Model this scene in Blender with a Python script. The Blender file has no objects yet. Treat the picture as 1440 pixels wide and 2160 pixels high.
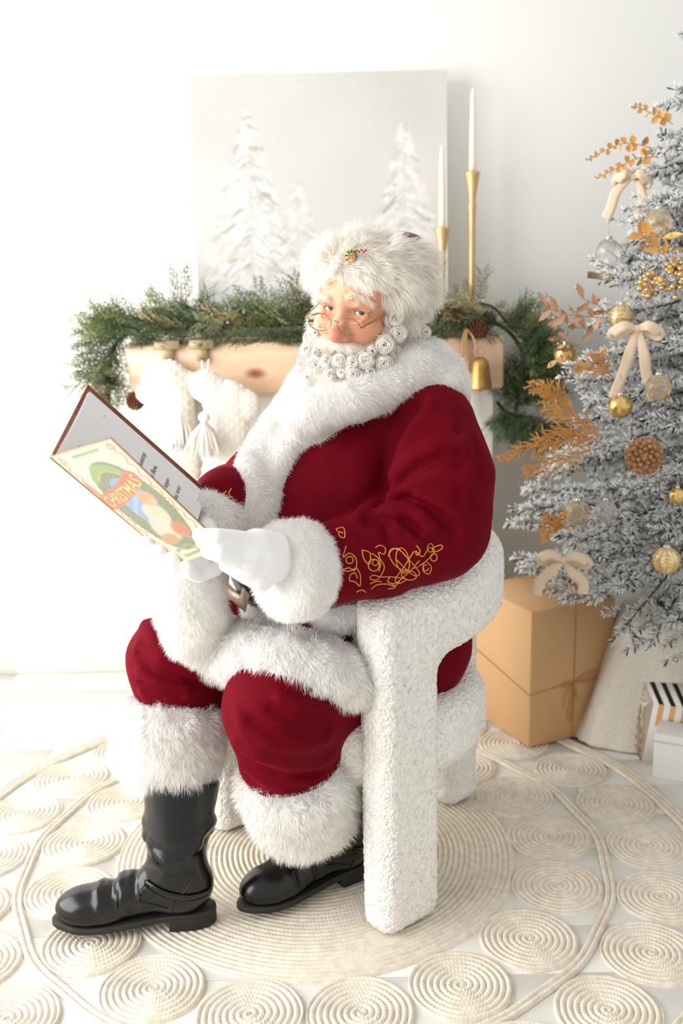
import bpy, math, random
import numpy as np
from mathutils import Vector, Matrix, noise as mnoise

random.seed(7); RNG = np.random.default_rng(7)
S = bpy.context.scene
COL = S.collection

# ------------------------------------------------------------------ camera
CAM_F = 2198.0; CAM_P = math.radians(12.93); CAM_R = math.radians(-1.29); CAM_H = 1.3
cam_d = bpy.data.cameras.new('camera'); cam = bpy.data.objects.new('camera', cam_d); COL.objects.link(cam)
cam_d.sensor_fit = 'VERTICAL'; cam_d.sensor_height = 36; cam_d.sensor_width = 24
cam_d.lens = CAM_F / 2160 * 36
cam.matrix_world = Matrix.Translation((0, 0, CAM_H)) @ Matrix.Rotation(math.pi/2 - CAM_P, 4, 'X') @ Matrix.Rotation(CAM_R, 4, 'Z')
cam_d.dof.use_dof = True; cam_d.dof.focus_distance = 1.98; cam_d.dof.aperture_fstop = 2.8
cam_d.clip_start = .05
S.camera = cam

# ------------------------------------------------------------------ light
w = bpy.data.worlds.new('studio'); S.world = w; w.use_nodes = True
w.node_tree.nodes['Background'].inputs[0].default_value = (1.0, .985, .955, 1)
w.node_tree.nodes['Background'].inputs[1].default_value = .62
def area(name, loc, target, sx, sy, power, color=(1, 1, 1)):
    d = bpy.data.lights.new(name, 'AREA'); d.shape = 'RECTANGLE'; d.size = sx; d.size_y = sy
    d.energy = power; d.color = color
    o = bpy.data.objects.new(name, d); COL.objects.link(o); o.location = loc
    o.rotation_euler = (Vector(target) - Vector(loc)).to_track_quat('-Z', 'Y').to_euler()
    return o
area('window_light', (-2.7, 1.35, 1.6), (.3, 2.2, .7), 3.4, 2.2, 118, (1, .985, .96))
S.view_settings.view_transform = 'Standard'; S.view_settings.look = 'None'
S.view_settings.gamma = 1; S.view_settings.use_curve_mapping = False
S.view_settings.exposure = .48

# ------------------------------------------------------------------ pixel helpers (2160 x 1440 frame -> true 3D points)
def ray(x, y):
    u0, v0 = x - 720, y - 1080
    cr, sr = math.cos(CAM_R), math.sin(CAM_R)
    u = u0*cr + v0*sr; v = -u0*sr + v0*cr
    c, s = math.cos(CAM_P), math.sin(CAM_P)
    return np.array([u/CAM_F, c - v/CAM_F*s, -s - v/CAM_F*c])
CAMO = np.array([0, 0, CAM_H])
def at_z(x, y, z=0.): d = ray(x, y); return CAMO + d*(z - CAM_H)/d[2]
def at_y(x, y, Y): d = ray(x, y); return CAMO + d*Y/d[1]

# ------------------------------------------------------------------ helpers
def lin(c):
    return tuple(((v/255+.055)/1.055)**2.4 if v/255 > .04045 else v/255/12.92 for v in c)
def mat(name, rgb, rough=.6, metal=0, **k):
    m = bpy.data.materials.new(name); m.use_nodes = True
    nt = m.node_tree; b = nt.nodes['Principled BSDF']
    col = (*lin(rgb), 1)
    b.inputs['Base Color'].default_value = col
    b.inputs['Roughness'].default_value = rough; b.inputs['Metallic'].default_value = metal
    if 'sheen' in k:
        b.inputs['Sheen Weight'].default_value = k['sheen']; b.inputs['Sheen Roughness'].default_value = k.get('sheen_r', .4)
        b.inputs['Sheen Tint'].default_value = (*lin(k.get('sheen_c', (255, 255, 255))), 1)
    if 'sss' in k:
        b.inputs['Subsurface Weight'].default_value = k['sss']; b.inputs['Subsurface Radius'].default_value = k.get('sss_r', (1, .4, .25))
        b.inputs['Subsurface Scale'].default_value = k.get('sss_s', .004)
    if 'coat' in k: b.inputs['Coat Weight'].default_value = k['coat']; b.inputs['Coat Roughness'].default_value = k.get('coat_r', .1)
    if 'trans' in k: b.inputs['Transmission Weight'].default_value = k['trans']; b.inputs['IOR'].default_value = k.get('ior', 1.45)
    if 'alpha' in k: b.inputs['Alpha'].default_value = k['alpha']
    if 'spec' in k: b.inputs['Specular IOR Level'].default_value = k['spec']
    tc = None
    def coord():
        nonlocal tc
        if tc is None: tc = nt.nodes.new('ShaderNodeTexCoord')
        return tc.outputs['Object']
    if 'var' in k:      # (scale, rgb2, detail, stretch)
        sc, rgb2 = k['var'][:2]
        n = nt.nodes.new('ShaderNodeTexNoise'); n.inputs['Scale'].default_value = sc; n.inputs['Detail'].default_value = 5
        if len(k['var']) > 2:
            mp = nt.nodes.new('ShaderNodeMapping'); mp.inputs['Scale'].default_value = k['var'][2]
            nt.links.new(coord(), mp.inputs[0]); nt.links.new(mp.outputs[0], n.inputs['Vector'])
        else: nt.links.new(coord(), n.inputs['Vector'])
        rp = nt.nodes.new('ShaderNodeValToRGB'); rp.color_ramp.elements[0].position = .35; rp.color_ramp.elements[1].position = .65
        rp.color_ramp.elements[0].color = col; rp.color_ramp.elements[1].color = (*lin(rgb2), 1)
        nt.links.new(n.outputs[0], rp.inputs[0]); nt.links.new(rp.outputs[0], b.inputs['Base Color'])
    if 'attr' in k:
        a = nt.nodes.new('ShaderNodeAttribute'); a.attribute_name = k['attr']
        nt.links.new(a.outputs['Color'], b.inputs['Base Color'])
    if 'bump' in k:     # (scale, strength, distance)
        n = nt.nodes.new('ShaderNodeTexNoise'); n.inputs['Scale'].default_value = k['bump'][0]; n.inputs['Detail'].default_value = 4
        if len(k['bump']) > 3:
            mp = nt.nodes.new('ShaderNodeMapping'); mp.inputs['Scale'].default_value = k['bump'][3]
            nt.links.new(coord(), mp.inputs[0]); nt.links.new(mp.outputs[0], n.inputs['Vector'])
        else: nt.links.new(coord(), n.inputs['Vector'])
        bp = nt.nodes.new('ShaderNodeBump'); bp.inputs['Strength'].default_value = k['bump'][1]; bp.inputs['Distance'].default_value = k['bump'][2]
        nt.links.new(n.outputs[0], bp.inputs['Height']); nt.links.new(bp.outputs[0], b.inputs['Normal'])
    return m

def tag(o, label=None, cat=None, group=None, kind=None):
    if label: o['label'] = label
    if cat: o['category'] = cat
    if group: o['group'] = group
    if kind: o['kind'] = kind
    return o
def thing(name, loc, label, cat, group=None, kind=None, rz=0):
    o = bpy.data.objects.new(name, None); COL.objects.link(o); o.location = [float(v) for v in loc]; o.rotation_euler.z = rz
    o.empty_display_size = .05
    return tag(o, label, cat, group, kind)
def wloc(o):
    L = np.array(o.location)
    return L if o.parent is None else L + wloc(o.parent)
def mesh_data(name, V, Fs, m=None, smooth=True, colors=None):
    """V (n,3); Fs list of int arrays, each (k, 3|4), or python lists of faces"""
    V = np.asarray(V, dtype=np.float32)
    me = bpy.data.meshes.new(name)
    if isinstance(Fs, np.ndarray): Fs = [Fs]
    if len(Fs) and not isinstance(Fs[0], np.ndarray):
        me.from_pydata(V.tolist(), [], [list(map(int, f)) for f in Fs])
    else:
        Fs = [f for f in Fs if len(f)]
        loops = np.concatenate([f.ravel() for f in Fs]).astype(np.int32)
        tot = np.concatenate([np.full(len(f), f.shape[1], np.int32) for f in Fs])
        st = np.concatenate([[0], np.cumsum(tot)[:-1]]).astype(np.int32)
        me.vertices.add(len(V)); me.vertices.foreach_set('co', V.ravel())
        me.loops.add(len(loops)); me.loops.foreach_set('vertex_index', loops)
        me.polygons.add(len(tot)); me.polygons.foreach_set('loop_start', st)
        me.update(calc_edges=True); me.validate()
    if smooth and len(me.polygons): me.polygons.foreach_set('use_smooth', np.ones(len(me.polygons), bool))
    if colors is not None:
        a = me.color_attributes.new('col', 'FLOAT_COLOR', 'POINT')
        c = np.ones((len(V), 4), np.float32); c[:, :3] = colors
        a.data.foreach_set('color', c.ravel())
    if m: me.materials.append(m)
    return me
def mk(name, V, Fs, m, parent=None, smooth=True, colors=None, world=True, **tags):
    V = np.asarray(V, dtype=np.float64)
    if parent is not None and world: V = V - wloc(parent)
    o = bpy.data.objects.new(name, mesh_data(name, V, Fs, m, smooth, colors)); COL.objects.link(o)
    if parent is not None: o.parent = parent
    return tag(o, **tags) if tags else o
def link_obj(name, me, parent=None, loc=(0, 0, 0), rot=None, scale=None):
    o = bpy.data.objects.new(name, me); COL.objects.link(o); o.location = [float(v) for v in loc]
    if rot is not None: o.rotation_euler = rot
    if scale is not None: o.scale = scale if hasattr(scale, '__len__') else (scale,)*3
    if parent is not None: o.parent = parent
    return o
class MB:
    """collects simple shapes into one mesh"""
    def __init__(s): s.v = []; s.f3 = []; s.f4 = []; s.n = 0
    def add(s, V, f4=None, f3=None):
        V = np.asarray(V, float)
        if f4 is not None and len(f4): s.f4.append(np.asarray(f4) + s.n)
        if f3 is not None and len(f3): s.f3.append(np.asarray(f3) + s.n)
        s.v.append(V); s.n += len(V)
    def out(s):
        F = []
        if s.f4: F.append(np.concatenate(s.f4))
        if s.f3: F.append(np.concatenate(s.f3))
        return np.concatenate(s.v), F
    def build(s, name, m, parent=None, smooth=True, **k):
        V, F = s.out(); return mk(name, V, F, m, parent, smooth, **k)
    def box(s, c, d, R=None, bev=0.):
        """box centre c, dims d, bevelled edges"""
        c = np.array(c, float); h = np.array(d, float)/2
        b = min(bev, h.min()*.95)
        if b <= 0:
            V = np.array([[x, y, z] for x in (-1, 1) for y in (-1, 1) for z in (-1, 1)])*h
            f = [[0, 1, 3, 2], [4, 6, 7, 5], [0, 4, 5, 1], [2, 3, 7, 6], [0, 2, 6, 4], [1, 5, 7, 3]]
            f3 = []
        else:
            V = []; idx = {}
            for sx in (-1, 1):
                for sy in (-1, 1):
                    for sz in (-1, 1):
                        for ax in range(3):
                            p = np.array([sx, sy, sz])*(h - b); p[ax] += (sx, sy, sz)[ax]*b
                            idx[(sx, sy, sz, ax)] = len(V); V.append(p)
            V = np.array(V); f = []; f3 = []
            for ax in range(3):
                a1, a2 = (ax+1) % 3, (ax+2) % 3
                for sg in (-1, 1):
                    q = []
                    for (u, v) in ((-1, -1), (1, -1), (1, 1), (-1, 1)):
                        t = [0, 0, 0]; t[ax] = sg; t[a1] = u; t[a2] = v; q.append(idx[(*t, ax)])
                    f.append(q if sg > 0 else q[::-1])
                for u in (-1, 1):
                    for v in (-1, 1):
                        t0 = [0]*3; t1 = [0]*3
                        t0[ax] = -1; t1[ax] = 1; t0[a1] = t1[a1] = u; t0[a2] = t1[a2] = v
                        q = [idx[(*t0, a1)], idx[(*t1, a1)], idx[(*t1, a2)], idx[(*t0, a2)]]
                        f.append(q if u*v < 0 else q[::-1])
            for sx in (-1, 1):
                for sy in (-1, 1):
                    for sz in (-1, 1):
                        t = [idx[(sx, sy, sz, k)] for k in range(3)]
                        f3.append(t if sx*sy*sz > 0 else t[::-1])
        if R is not None: V = V @ np.array(R).T
        s.add(V + c, f, f3 if len(f3) else None)
    def tube(s, P, r, n=8, closed=False, caps=True, flat=None):
        P = np.asarray(P, float); m = len(P); r = np.broadcast_to(np.asarray(r, float), (m,))
        if closed: T = np.roll(P, -1, 0) - np.roll(P, 1, 0)
        else: T = np.gradient(P, axis=0)
        T /= np.linalg.norm(T, axis=1)[:, None] + 1e-12
        N = np.zeros((m, 3)); a = np.array([0, 0, 1.]) if abs(T[0][2]) < .9 else np.array([1., 0, 0])
        nn = np.cross(T[0], a); nn /= np.linalg.norm(nn); N[0] = nn
        for i in range(1, m):
            nn = nn - T[i]*np.dot(nn, T[i]); nn /= np.linalg.norm(nn) + 1e-12; N[i] = nn
        B = np.cross(T, N)
        th = np.arange(n)/n*2*np.pi
        fx = 1. if flat is None else flat
        V = P[:, None] + r[:, None, None]*(np.cos(th)[None, :, None]*N[:, None] + fx*np.sin(th)[None, :, None]*B[:, None])
        i = np.arange(m if closed else m-1)[:, None]; j = np.arange(n)[None]
        i2 = (i+1) % m; j2 = (j+1) % n
        f = np.stack([i*n+j, i2*n+j, i2*n+j2, i*n+j2], -1).reshape(-1, 4)[:, ::-1]
        V = V.reshape(-1, 3); f3 = []
        if caps and not closed:
            V = np.vstack([V, P[0], P[-1]]); k = m*n
            f3 = [[k, (q+1) % n, q] for q in range(n)] + [[k+1, (m-1)*n+q, (m-1)*n+(q+1) % n] for q in range(n)]
            f3 = [t[::-1] for t in f3]
        s.add(V, f, f3)
    def lathe(s, prof, c=(0, 0, 0), n=24, R=None, rot=0):
        prof = np.asarray(prof, float); m = len(prof); th = np.arange(n)/n*2*np.pi + rot
        V = np.stack([prof[:, 0][:, None]*np.cos(th), prof[:, 0][:, None]*np.sin(th), np.repeat(prof[:, 1][:, None], n, 1)], -1).reshape(-1, 3)
        i = np.arange(m-1)[:, None]; j = np.arange(n)[None]; j2 = (j+1) % n
        f = np.stack([i*n+j, i*n+j2, (i+1)*n+j2, (i+1)*n+j], -1).reshape(-1, 4)
        if R is not None: V = V @ np.array(R).T
        s.add(V + np.array(c), f)
    def ball(s, c, r, n=12, m=8, R=None):
        ph = np.linspace(0, np.pi, m+1); prof = np.stack([np.sin(ph), -np.cos(ph)], 1)
        r = np.broadcast_to(np.asarray(r, float), (3,))
        th = np.arange(n)/n*2*np.pi
        V = np.stack([prof[:, 0][:, None]*np.cos(th), prof[:, 0][:, None]*np.sin(th), np.repeat(prof[:, 1][:, None], n, 1)], -1).reshape(-1, 3)*r
        if R is not None: V = V @ np.array(R).T
        i = np.arange(m)[:, None]; j = np.arange(n)[None]; j2 = (j+1) % n
        f = np.stack([i*n+j, i*n+j2, (i+1)*n+j2, (i+1)*n+j], -1).reshape(-1, 4)
        s.add(V + np.array(c), f)
def frame(z, x=None):
    """rotation matrix whose z axis is z and whose x axis is near x"""
    z = np.array(z, float); z /= np.linalg.norm(z)
    x = np.array([1., 0, 0] if x is None else x, float)
    if abs(np.dot(x/np.linalg.norm(x), z)) > .98: x = np.array([0, 1., 0])
    x = x - z*np.dot(x, z); x /= np.linalg.norm(x)
    return np.stack([x, np.cross(z, x), z], 1)
def spline(P, n=40, closed=False):
    P = np.asarray(P, float)
    if closed: Q = np.vstack([P[-1], P, P[0], P[1]])
    else: Q = np.vstack([2*P[0]-P[1], P, 2*P[-1]-P[-2]])
    m = len(Q) - 3; t = np.linspace(0, m, n, endpoint=not closed); i = np.minimum(t.astype(int), m-1); u = (t - i)[:, None]
    a, b, c, d = Q[i], Q[i+1], Q[i+2], Q[i+3]
    return .5*((2*b) + (-a+c)*u + (2*a-5*b+4*c-d)*u**2 + (-a+3*b-3*c+d)*u**3)

# ---- signed-distance modelling: smooth fields meshed by surface nets
def sn_mesh(fn, lo, hi, h):
    lo = np.array(lo, float); hi = np.array(hi, float)
    B = 4; nb = [int(math.ceil((hi[i]-lo[i])/h/B)) for i in range(3)]
    n = [k*B+1 for k in nb]; ax = [(lo[i]+np.arange(n[i])*h).astype(np.float32) for i in range(3)]
    cg = np.stack(np.meshgrid(*[a[::B] for a in ax], indexing='ij'), -1)
    cf = fn(cg.reshape(-1, 3)).reshape(cg.shape[:3]).astype(np.float32)
    mn = np.full(nb, 1e9, np.float32); mx = np.full(nb, -1e9, np.float32)
    for dx in (0, 1):
        for dy in (0, 1):
            for dz in (0, 1):
                q = cf[dx:nb[0]+dx, dy:nb[1]+dy, dz:nb[2]+dz]; mn = np.minimum(mn, q); mx = np.maximum(mx, q)
    thr = B*h*.95 + .009
    blk = (mn < thr) & (mx > -thr)
    need = np.zeros(n, bool)
    for i, j, k in np.argwhere(blk): need[i*B:i*B+B+1, j*B:j*B+B+1, k*B:k*B+B+1] = True
    ci = [np.minimum((np.arange(n[i])+B//2)//B, nb[i]) for i in range(3)]
    f = cf[np.ix_(*ci)]
    I = np.argwhere(need); G = np.stack([ax[k][I[:, k]] for k in range(3)], -1)
    f[need] = fn(G); del G
    f[0], f[-1] = np.maximum(f[0], h), np.maximum(f[-1], h)
    f[:, 0], f[:, -1] = np.maximum(f[:, 0], h), np.maximum(f[:, -1], h)
    f[:, :, 0], f[:, :, -1] = np.maximum(f[:, :, 0], h), np.maximum(f[:, :, -1], h)
    s = f < 0
    c = np.zeros([k-1 for k in n], np.int8)
    for dx in (0, 1):
        for dy in (0, 1):
            for dz in (0, 1):
                c += s[dx:n[0]-1+dx, dy:n[1]-1+dy, dz:n[2]-1+dz]
    act = (c > 0) & (c < 8)
    I = np.argwhere(act); vid = np.full(act.shape, -1, np.int64); vid[act] = np.arange(len(I))
    acc = np.zeros((len(I), 3)); cnt = np.zeros(len(I))
    cor = [(a, b, d) for a in (0, 1) for b in (0, 1) for d in (0, 1)]
    fc = {k: f[I[:, 0]+k[0], I[:, 1]+k[1], I[:, 2]+k[2]] for k in cor}
    for a in cor:
        for axi in range(3):
            if a[axi]: continue
            b = list(a); b[axi] = 1; b = tuple(b)
            fa, fb = fc[a], fc[b]; m = (fa < 0) != (fb < 0)
            t = fa[m]/(fa[m]-fb[m]); p = np.tile(np.array(a, float), (m.sum(), 1)); p[:, axi] += t
            acc[m] += p; cnt[m] += 1
    V = lo + (I + acc/cnt[:, None])*h
    Fq = []
    for axi in range(3):
        sl0 = [slice(1, n[k]-1) for k in range(3)]; sl1 = list(sl0)
        sl0[axi] = slice(0, n[axi]-1); sl1[axi] = slice(1, n[axi])
        A = s[tuple(sl0)]; B = s[tuple(sl1)]
        E = np.argwhere(A != B)
        if not len(E): continue
        fl = A[A != B]
        off = np.array([1, 1, 1]); off[axi] = 0; E = E + off
        u, v = (axi+1) % 3, (axi+2) % 3
        du = np.zeros(3, int); du[u] = 1; dv = np.zeros(3, int); dv[v] = 1
        q = np.stack([vid[tuple((E-du-dv).T)], vid[tuple((E-dv).T)], vid[tuple(E.T)], vid[tuple((E-du).T)]], 1)
        q[~fl] = q[~fl][:, ::-1]
        Fq.append(q)
    return V, np.concatenate(Fq)
def smin(a, b, k):
    h = np.clip(.5 + .5*(b-a)/k, 0, 1); return b*(1-h) + a*h - k*h*(1-h)
def smax(a, b, k): return -smin(-a, -b, k)
def d_cap(P, a, b, ra, rb):
    a = np.array(a, np.float32); b = np.array(b, np.float32); ab = b-a; d2 = max(float(ab@ab), 1e-9)
    t = np.clip(((P-a)@ab)/d2, 0, 1)
    return np.linalg.norm(P - a - t[:, None]*ab, axis=1) - (ra + (rb-ra)*t)
def d_ell(P, c, r, R=None):
    Q = P - np.array(c, np.float32)
    if R is not None: Q = Q @ np.array(R, np.float32)
    r = np.array(r, np.float32)
    k0 = np.linalg.norm(Q/r, axis=1); k1 = np.linalg.norm(Q/(r*r), axis=1)
    return k0*(k0-1)/np.maximum(k1, 1e-6)
def d_box(P, c, hd, R=None, r=0.):
    Q = P - np.array(c, np.float32)
    if R is not None: Q = Q @ np.array(R, np.float32)
    q = np.abs(Q) - (np.array(hd, np.float32) - r)
    return np.linalg.norm(np.maximum(q, 0), axis=1) + np.minimum(q.max(1), 0) - r
def d_poly(P, pts, r=0.):
    d = None
    r = np.broadcast_to(np.asarray(r, float), (len(pts),))
    for i in range(len(pts)-1):
        e = d_cap(P, pts[i], pts[i+1], r[i], r[i+1]); d = e if d is None else np.minimum(d, e)
    return d
def resolve(F, fn, y0=1.2, y1=2.8):
    """fold lines given in sight lines -> 3D lines lying on the surface of fn"""
    return [([hit(fn, q[0], q[1], y0, y1) for q in L], a, w_) for L, a, w_ in F]
def folds(P, d, F):
    """F: list of (pixel or 3D polyline, amplitude, width): ridges (+) and grooves (-)"""
    for pts, a, wd in F:
        pts = np.array(pts); lo = pts.min(0)-3*wd; hi = pts.max(0)+3*wd
        m = np.all((P > lo) & (P < hi), 1) & (np.abs(d) < .05)
        if m.any(): d[m] -= a*np.exp(-(d_poly(P[m], pts)/wd)**2)
    return d
def hit(fn, x, y, y0=1.2, y1=2.8, n=320):
    """first point of field fn along the sight line through a pixel"""
    Y = np.linspace(y0, y1, n); d = ray(x, y); P = (CAMO + d*(Y[:, None]/d[1])).astype(np.float32)
    f = fn(P); i = np.argmax(f < 0)
    if f[i] >= 0: i = np.argmin(f); return P[i].astype(float)
    t = f[i-1]/(f[i-1]-f[i]); return (P[i-1]*(1-t) + P[i]*t).astype(float)
def grad(fn, P, e=.002):
    P = P.astype(np.float32); g = np.zeros((len(P), 3))
    for k in range(3):
        d = np.zeros(3, np.float32); d[k] = e; g[:, k] = fn(P+d) - fn(P-d)
    return g/(np.linalg.norm(g, axis=1)[:, None] + 1e-9)
def vnoise(P, s):
    """cheap smooth pseudo-noise in [-1,1]"""
    P = P*s
    return (np.sin(P[:, 0]*1.0+1.7*np.sin(P[:, 1]*.9+.3)) + np.sin(P[:, 1]*1.3+1.9*np.sin(P[:, 2]*.8+1.1)) + np.sin(P[:, 2]*1.1+1.6*np.sin(P[:, 0]*1.2+2.2)))/3
def tri_samples(V, F, n):
    T = np.concatenate([F[:, [0, 1, 2]], F[:, [0, 2, 3]]]) if F.shape[1] == 4 else F
    a, b, c = V[T[:, 0]], V[T[:, 1]], V[T[:, 2]]
    nr = np.cross(b-a, c-a); A = np.linalg.norm(nr, axis=1); p = A/A.sum()
    i = RNG.choice(len(T), n, p=p); r1, r2 = RNG.random((2, n)); s = np.sqrt(r1)
    P = a[i]*(1-s)[:, None] + b[i]*(s*(1-r2))[:, None] + c[i]*(s*r2)[:, None]
    return P, nr[i]/(A[i][:, None]+1e-12)
def strands(P, N, D, L, wd, curl=.25, segs=2, clump=0.):
    """tapered ribbons starting at P, bending from normal N toward direction D (per strand), length L"""
    n = len(P); J = RNG.normal(size=(n, 3)); J /= np.linalg.norm(J, axis=1)[:, None]
    side = np.cross(N, J); side /= np.linalg.norm(side, axis=1)[:, None] + 1e-9
    if clump > 0:
        cl = np.stack([vnoise(P+k*3.1, 95) for k in range(3)], 1) + .6*np.stack([vnoise(P+k*1.7, 210) for k in range(3)], 1)
        D = D + clump*cl
    V = np.zeros((n, 2*segs+1, 3)); C = P.copy() - N*.004
    for k in range(segs):
        t = k/segs; ww = wd*(1 - .45*t)
        V[:, 2*k] = C - side*ww[:, None]/2; V[:, 2*k+1] = C + side*ww[:, None]/2
        dr = N*(1-.75*t) + D*(.35+1.1*t) + J*curl*(.4+t); dr /= np.linalg.norm(dr, axis=1)[:, None] + 1e-9
        C = C + dr*(L/segs)[:, None]
    V[:, 2*segs] = C
    base = (np.arange(n)*(2*segs+1))[:, None]
    f4 = [base + np.array([2*k, 2*k+1, 2*k+3, 2*k+2]) for k in range(segs-1)]
    f3 = base + np.array([2*segs-2, 2*segs-1, 2*segs])
    return V.reshape(-1, 3), (np.concatenate(f4) if f4 else np.zeros((0, 4), int)), f3
# ================================================================== setting
WALL_Y = 3.32
M_wall = mat('wall_paint', (246, 246, 242), .75, bump=(60, .12, .002, (1, 1, .25)))
M_floor = mat('whitewashed_plank', (222, 220, 214), .45, var=(3, (216, 214, 207), (.6, 9, 1)), bump=(30, .15, .001, (.3, 6, 1)))
mb = MB(); mb.box((0, WALL_Y+.06, 1.5), (9, .12, 3.4)); tag(mb.build('wall_back', M_wall, smooth=False), kind='structure')
fl = tag(mk('floor', [[-4.5, -1, -.012], [4.5, -1, -.012], [4.5, WALL_Y, -.012], [-4.5, WALL_Y, -.012]], np.array([[0, 1, 2, 3]]), mat('floor_joint', (190, 186, 176), .8), smooth=False), kind='structure')
pw = .145; y = WALL_Y; row = 0
pm = {}
for L in (1.2, 1.5):
    b = MB(); b.box((0, 0, -.006), (L-.0012, pw-.0012, .012), bev=.0012); V, F = b.out(); pm[L] = mesh_data('floor_plank', V, F, M_floor, False)
while y > .9:
    x = -2.6 + random.random()*.9
    while x < 2.3:
        L = random.choice((1.2, 1.5)); link_obj('floor_plank', pm[L], fl, (x + L/2, y - pw/2, 0)); x += L
    y -= pw; row += 1

# ================================================================== round jute rug
M_jute = mat('jute', (214, 203, 184), .9, var=(55, (230, 221, 206)), bump=(500, .35, .001), sheen=.2)
RUG = np.array([-.0775, 2.1619]); ROW = .0122
rug = thing('round_rug', (*RUG, 0), 'large round cream jute rug of braided coils linked in rings under the chair', 'rug')
def braid_h(s, along, hgt):
    """height of a flat plait across s in [-1,1] at arc length along"""
    p = .0085
    ch = np.abs(np.sin(np.pi*(along/p + .55*np.abs(s) + np.where(s > 0, .5, 0))))
    return hgt*(1 - np.abs(s)**2.6)*(.66 + .34*ch)
def coil_disc(Rd, nr, na):
    t = np.linspace(0, 1, nr); r = t*Rd
    th = np.arange(na)/na*2*np.pi
    Rr, Th = np.meshgrid(r, th, indexing='ij')
    q = Rr/ROW - Th/(2*np.pi); u = q - np.floor(q); s = 2*u-1
    ring = np.floor(q)+.5
    z = .002 + braid_h(s, np.maximum(ring + Th/(2*np.pi), .3)*ROW*Th, .0062)
    z *= np.where(Rr > Rd-.0005, .0, 1)
    wob = 1 + .006*np.sin(3*Th+1) + .004*np.sin(7*Th)
    V = np.stack([Rr*np.cos(Th)*wob, Rr*np.sin(Th)*wob, z], -1).reshape(-1, 3)
    i = np.arange(nr-1)[:, None]; j = np.arange(na)[None]; j2 = (j+1) % na
    return V, np.stack([i*na+j, (i+1)*na+j, (i+1)*na+j2, i*na+j2], -1).reshape(-1, 4)
V, F = coil_disc(.4536, 190, 760); link_obj('center_disc', mesh_data('center_disc', V, F, M_jute), rug)
V, F = coil_disc(.0985, 66, 230); cm = mesh_data('coil_circle', V, F, M_jute)
for (Rr, N, ph, sc) in ((.5475, 17, 25.46, 1.), (.764, 24, 29.36, .985)):
    for i in range(N):
        a = math.radians(ph - i*360/N)
        link_obj('coil_circle', cm, rug, (Rr*math.cos(a), Rr*math.sin(a), 0), (0, 0, random.random()*6.28), (sc*random.uniform(.985, 1.02), sc*random.uniform(.985, 1.02), 1))
def coil_band(r0, rows, na):
    r = np.linspace(0, rows, rows*6+1); th = np.arange(na)/na*2*np.pi
    Q, Th = np.meshgrid(r, th, indexing='ij'); u = Q - np.floor(np.minimum(Q, rows-1e-6)); s = 2*u-1
    z = .002 + braid_h(s, (r0+Q*ROW)*Th, .0065); z[0] = z[-1] = 0
    rr = r0 + Q*ROW + .003*np.sin(17*Th+.6)
    V = np.stack([rr*np.cos(Th), rr*np.sin(Th), z], -1).reshape(-1, 3); nr = len(r)
    i = np.arange(nr-1)[:, None]; j = np.arange(na)[None]; j2 = (j+1) % na
    return V, np.stack([i*na+j, (i+1)*na+j, (i+1)*na+j2, i*na+j2], -1).reshape(-1, 4)
for r0, rows, na in ((.643, 2, 1200), (.861, 3, 1500)):
    V, F = coil_band(r0, rows, na); link_obj('braided_band', mesh_data('braided_band', V, F, M_jute), rug, (0, 0, .0012))

# ================================================================== mantel
M_white = mat('white_paint', (243, 241, 236), .5)
def wood_mat(name, a, b, c):
    m = bpy.data.materials.new(name); m.use_nodes = True; nt = m.node_tree; bs = nt.nodes['Principled BSDF']; bs.inputs['Roughness'].default_value = .55
    tc = nt.nodes.new('ShaderNodeTexCoord'); mp = nt.nodes.new('ShaderNodeMapping'); mp.inputs['Scale'].default_value = (1.6, 6, 16)
    nt.links.new(tc.outputs['Object'], mp.inputs[0])
    n = nt.nodes.new('ShaderNodeTexNoise'); n.inputs['Scale'].default_value = 2.2; n.inputs['Detail'].default_value = 6; n.inputs['Distortion'].default_value = .8
    nt.links.new(mp.outputs[0], n.inputs['Vector'])
    rp = nt.nodes.new('ShaderNodeValToRGB'); e = rp.color_ramp.elements; e[0].position = .3; e[1].position = .7
    e[0].color = (*lin(a), 1); e[1].color = (*lin(b), 1)
    nt.links.new(n.outputs[0], rp.inputs[0])
    # knot
    vm = nt.nodes.new('ShaderNodeVectorMath'); vm.operation = 'DISTANCE'; mp2 = nt.nodes.new('ShaderNodeMapping'); mp2.inputs['Scale'].default_value = (1, 1, 1.9)
    nt.links.new(tc.outputs['Object'], mp2.inputs[0]); nt.links.new(mp2.outputs[0], vm.inputs[0]); vm.inputs[1].default_value = (-.178, -.12, -.03)
    r2 = nt.nodes.new('ShaderNodeValToRGB'); e = r2.color_ramp.elements; e[0].position = .012; e[0].color = (*lin(c), 1); e[1].position = .04; e[1].color = (1, 1, 1, 1)
    nt.links.new(vm.outputs['Value'], r2.inputs[0])
    mx = nt.nodes.new('ShaderNodeMix'); mx.data_type = 'RGBA'; mx.blend_type = 'MULTIPLY'; mx.inputs['Factor'].default_value = 1
    nt.links.new(rp.outputs[0], mx.inputs['A']); nt.links.new(r2.outputs[0], mx.inputs['B']); nt.links.new(mx.outputs['Result'], bs.inputs['Base Color'])
    return m
M_beam = wood_mat('pale_pine', (228, 190, 156), (240, 208, 178), (168, 116, 78))
MY0, MY1 = 3.06, 3.31            # front and back of the mantel
mL = at_y(267, 722, MY0); mR = at_y(1064, 713, MY0); mBb = at_y(1062, 820, MY0)
MT = (mL[2]+mR[2])/2; MBz = mBb[2]
mantel = thing('fireplace_mantel', ((mL[0]+mR[0])/2, (MY0+MY1)/2, 0), 'white faux fireplace with thick pale pine mantel beam behind the seated man', 'fireplace')
mc = wloc(mantel)
b = MB(); b.box((0, 0, 0), (mR[0]-mL[0], MY1-MY0, MT-MBz), bev=.008); V, F = b.out()
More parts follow.
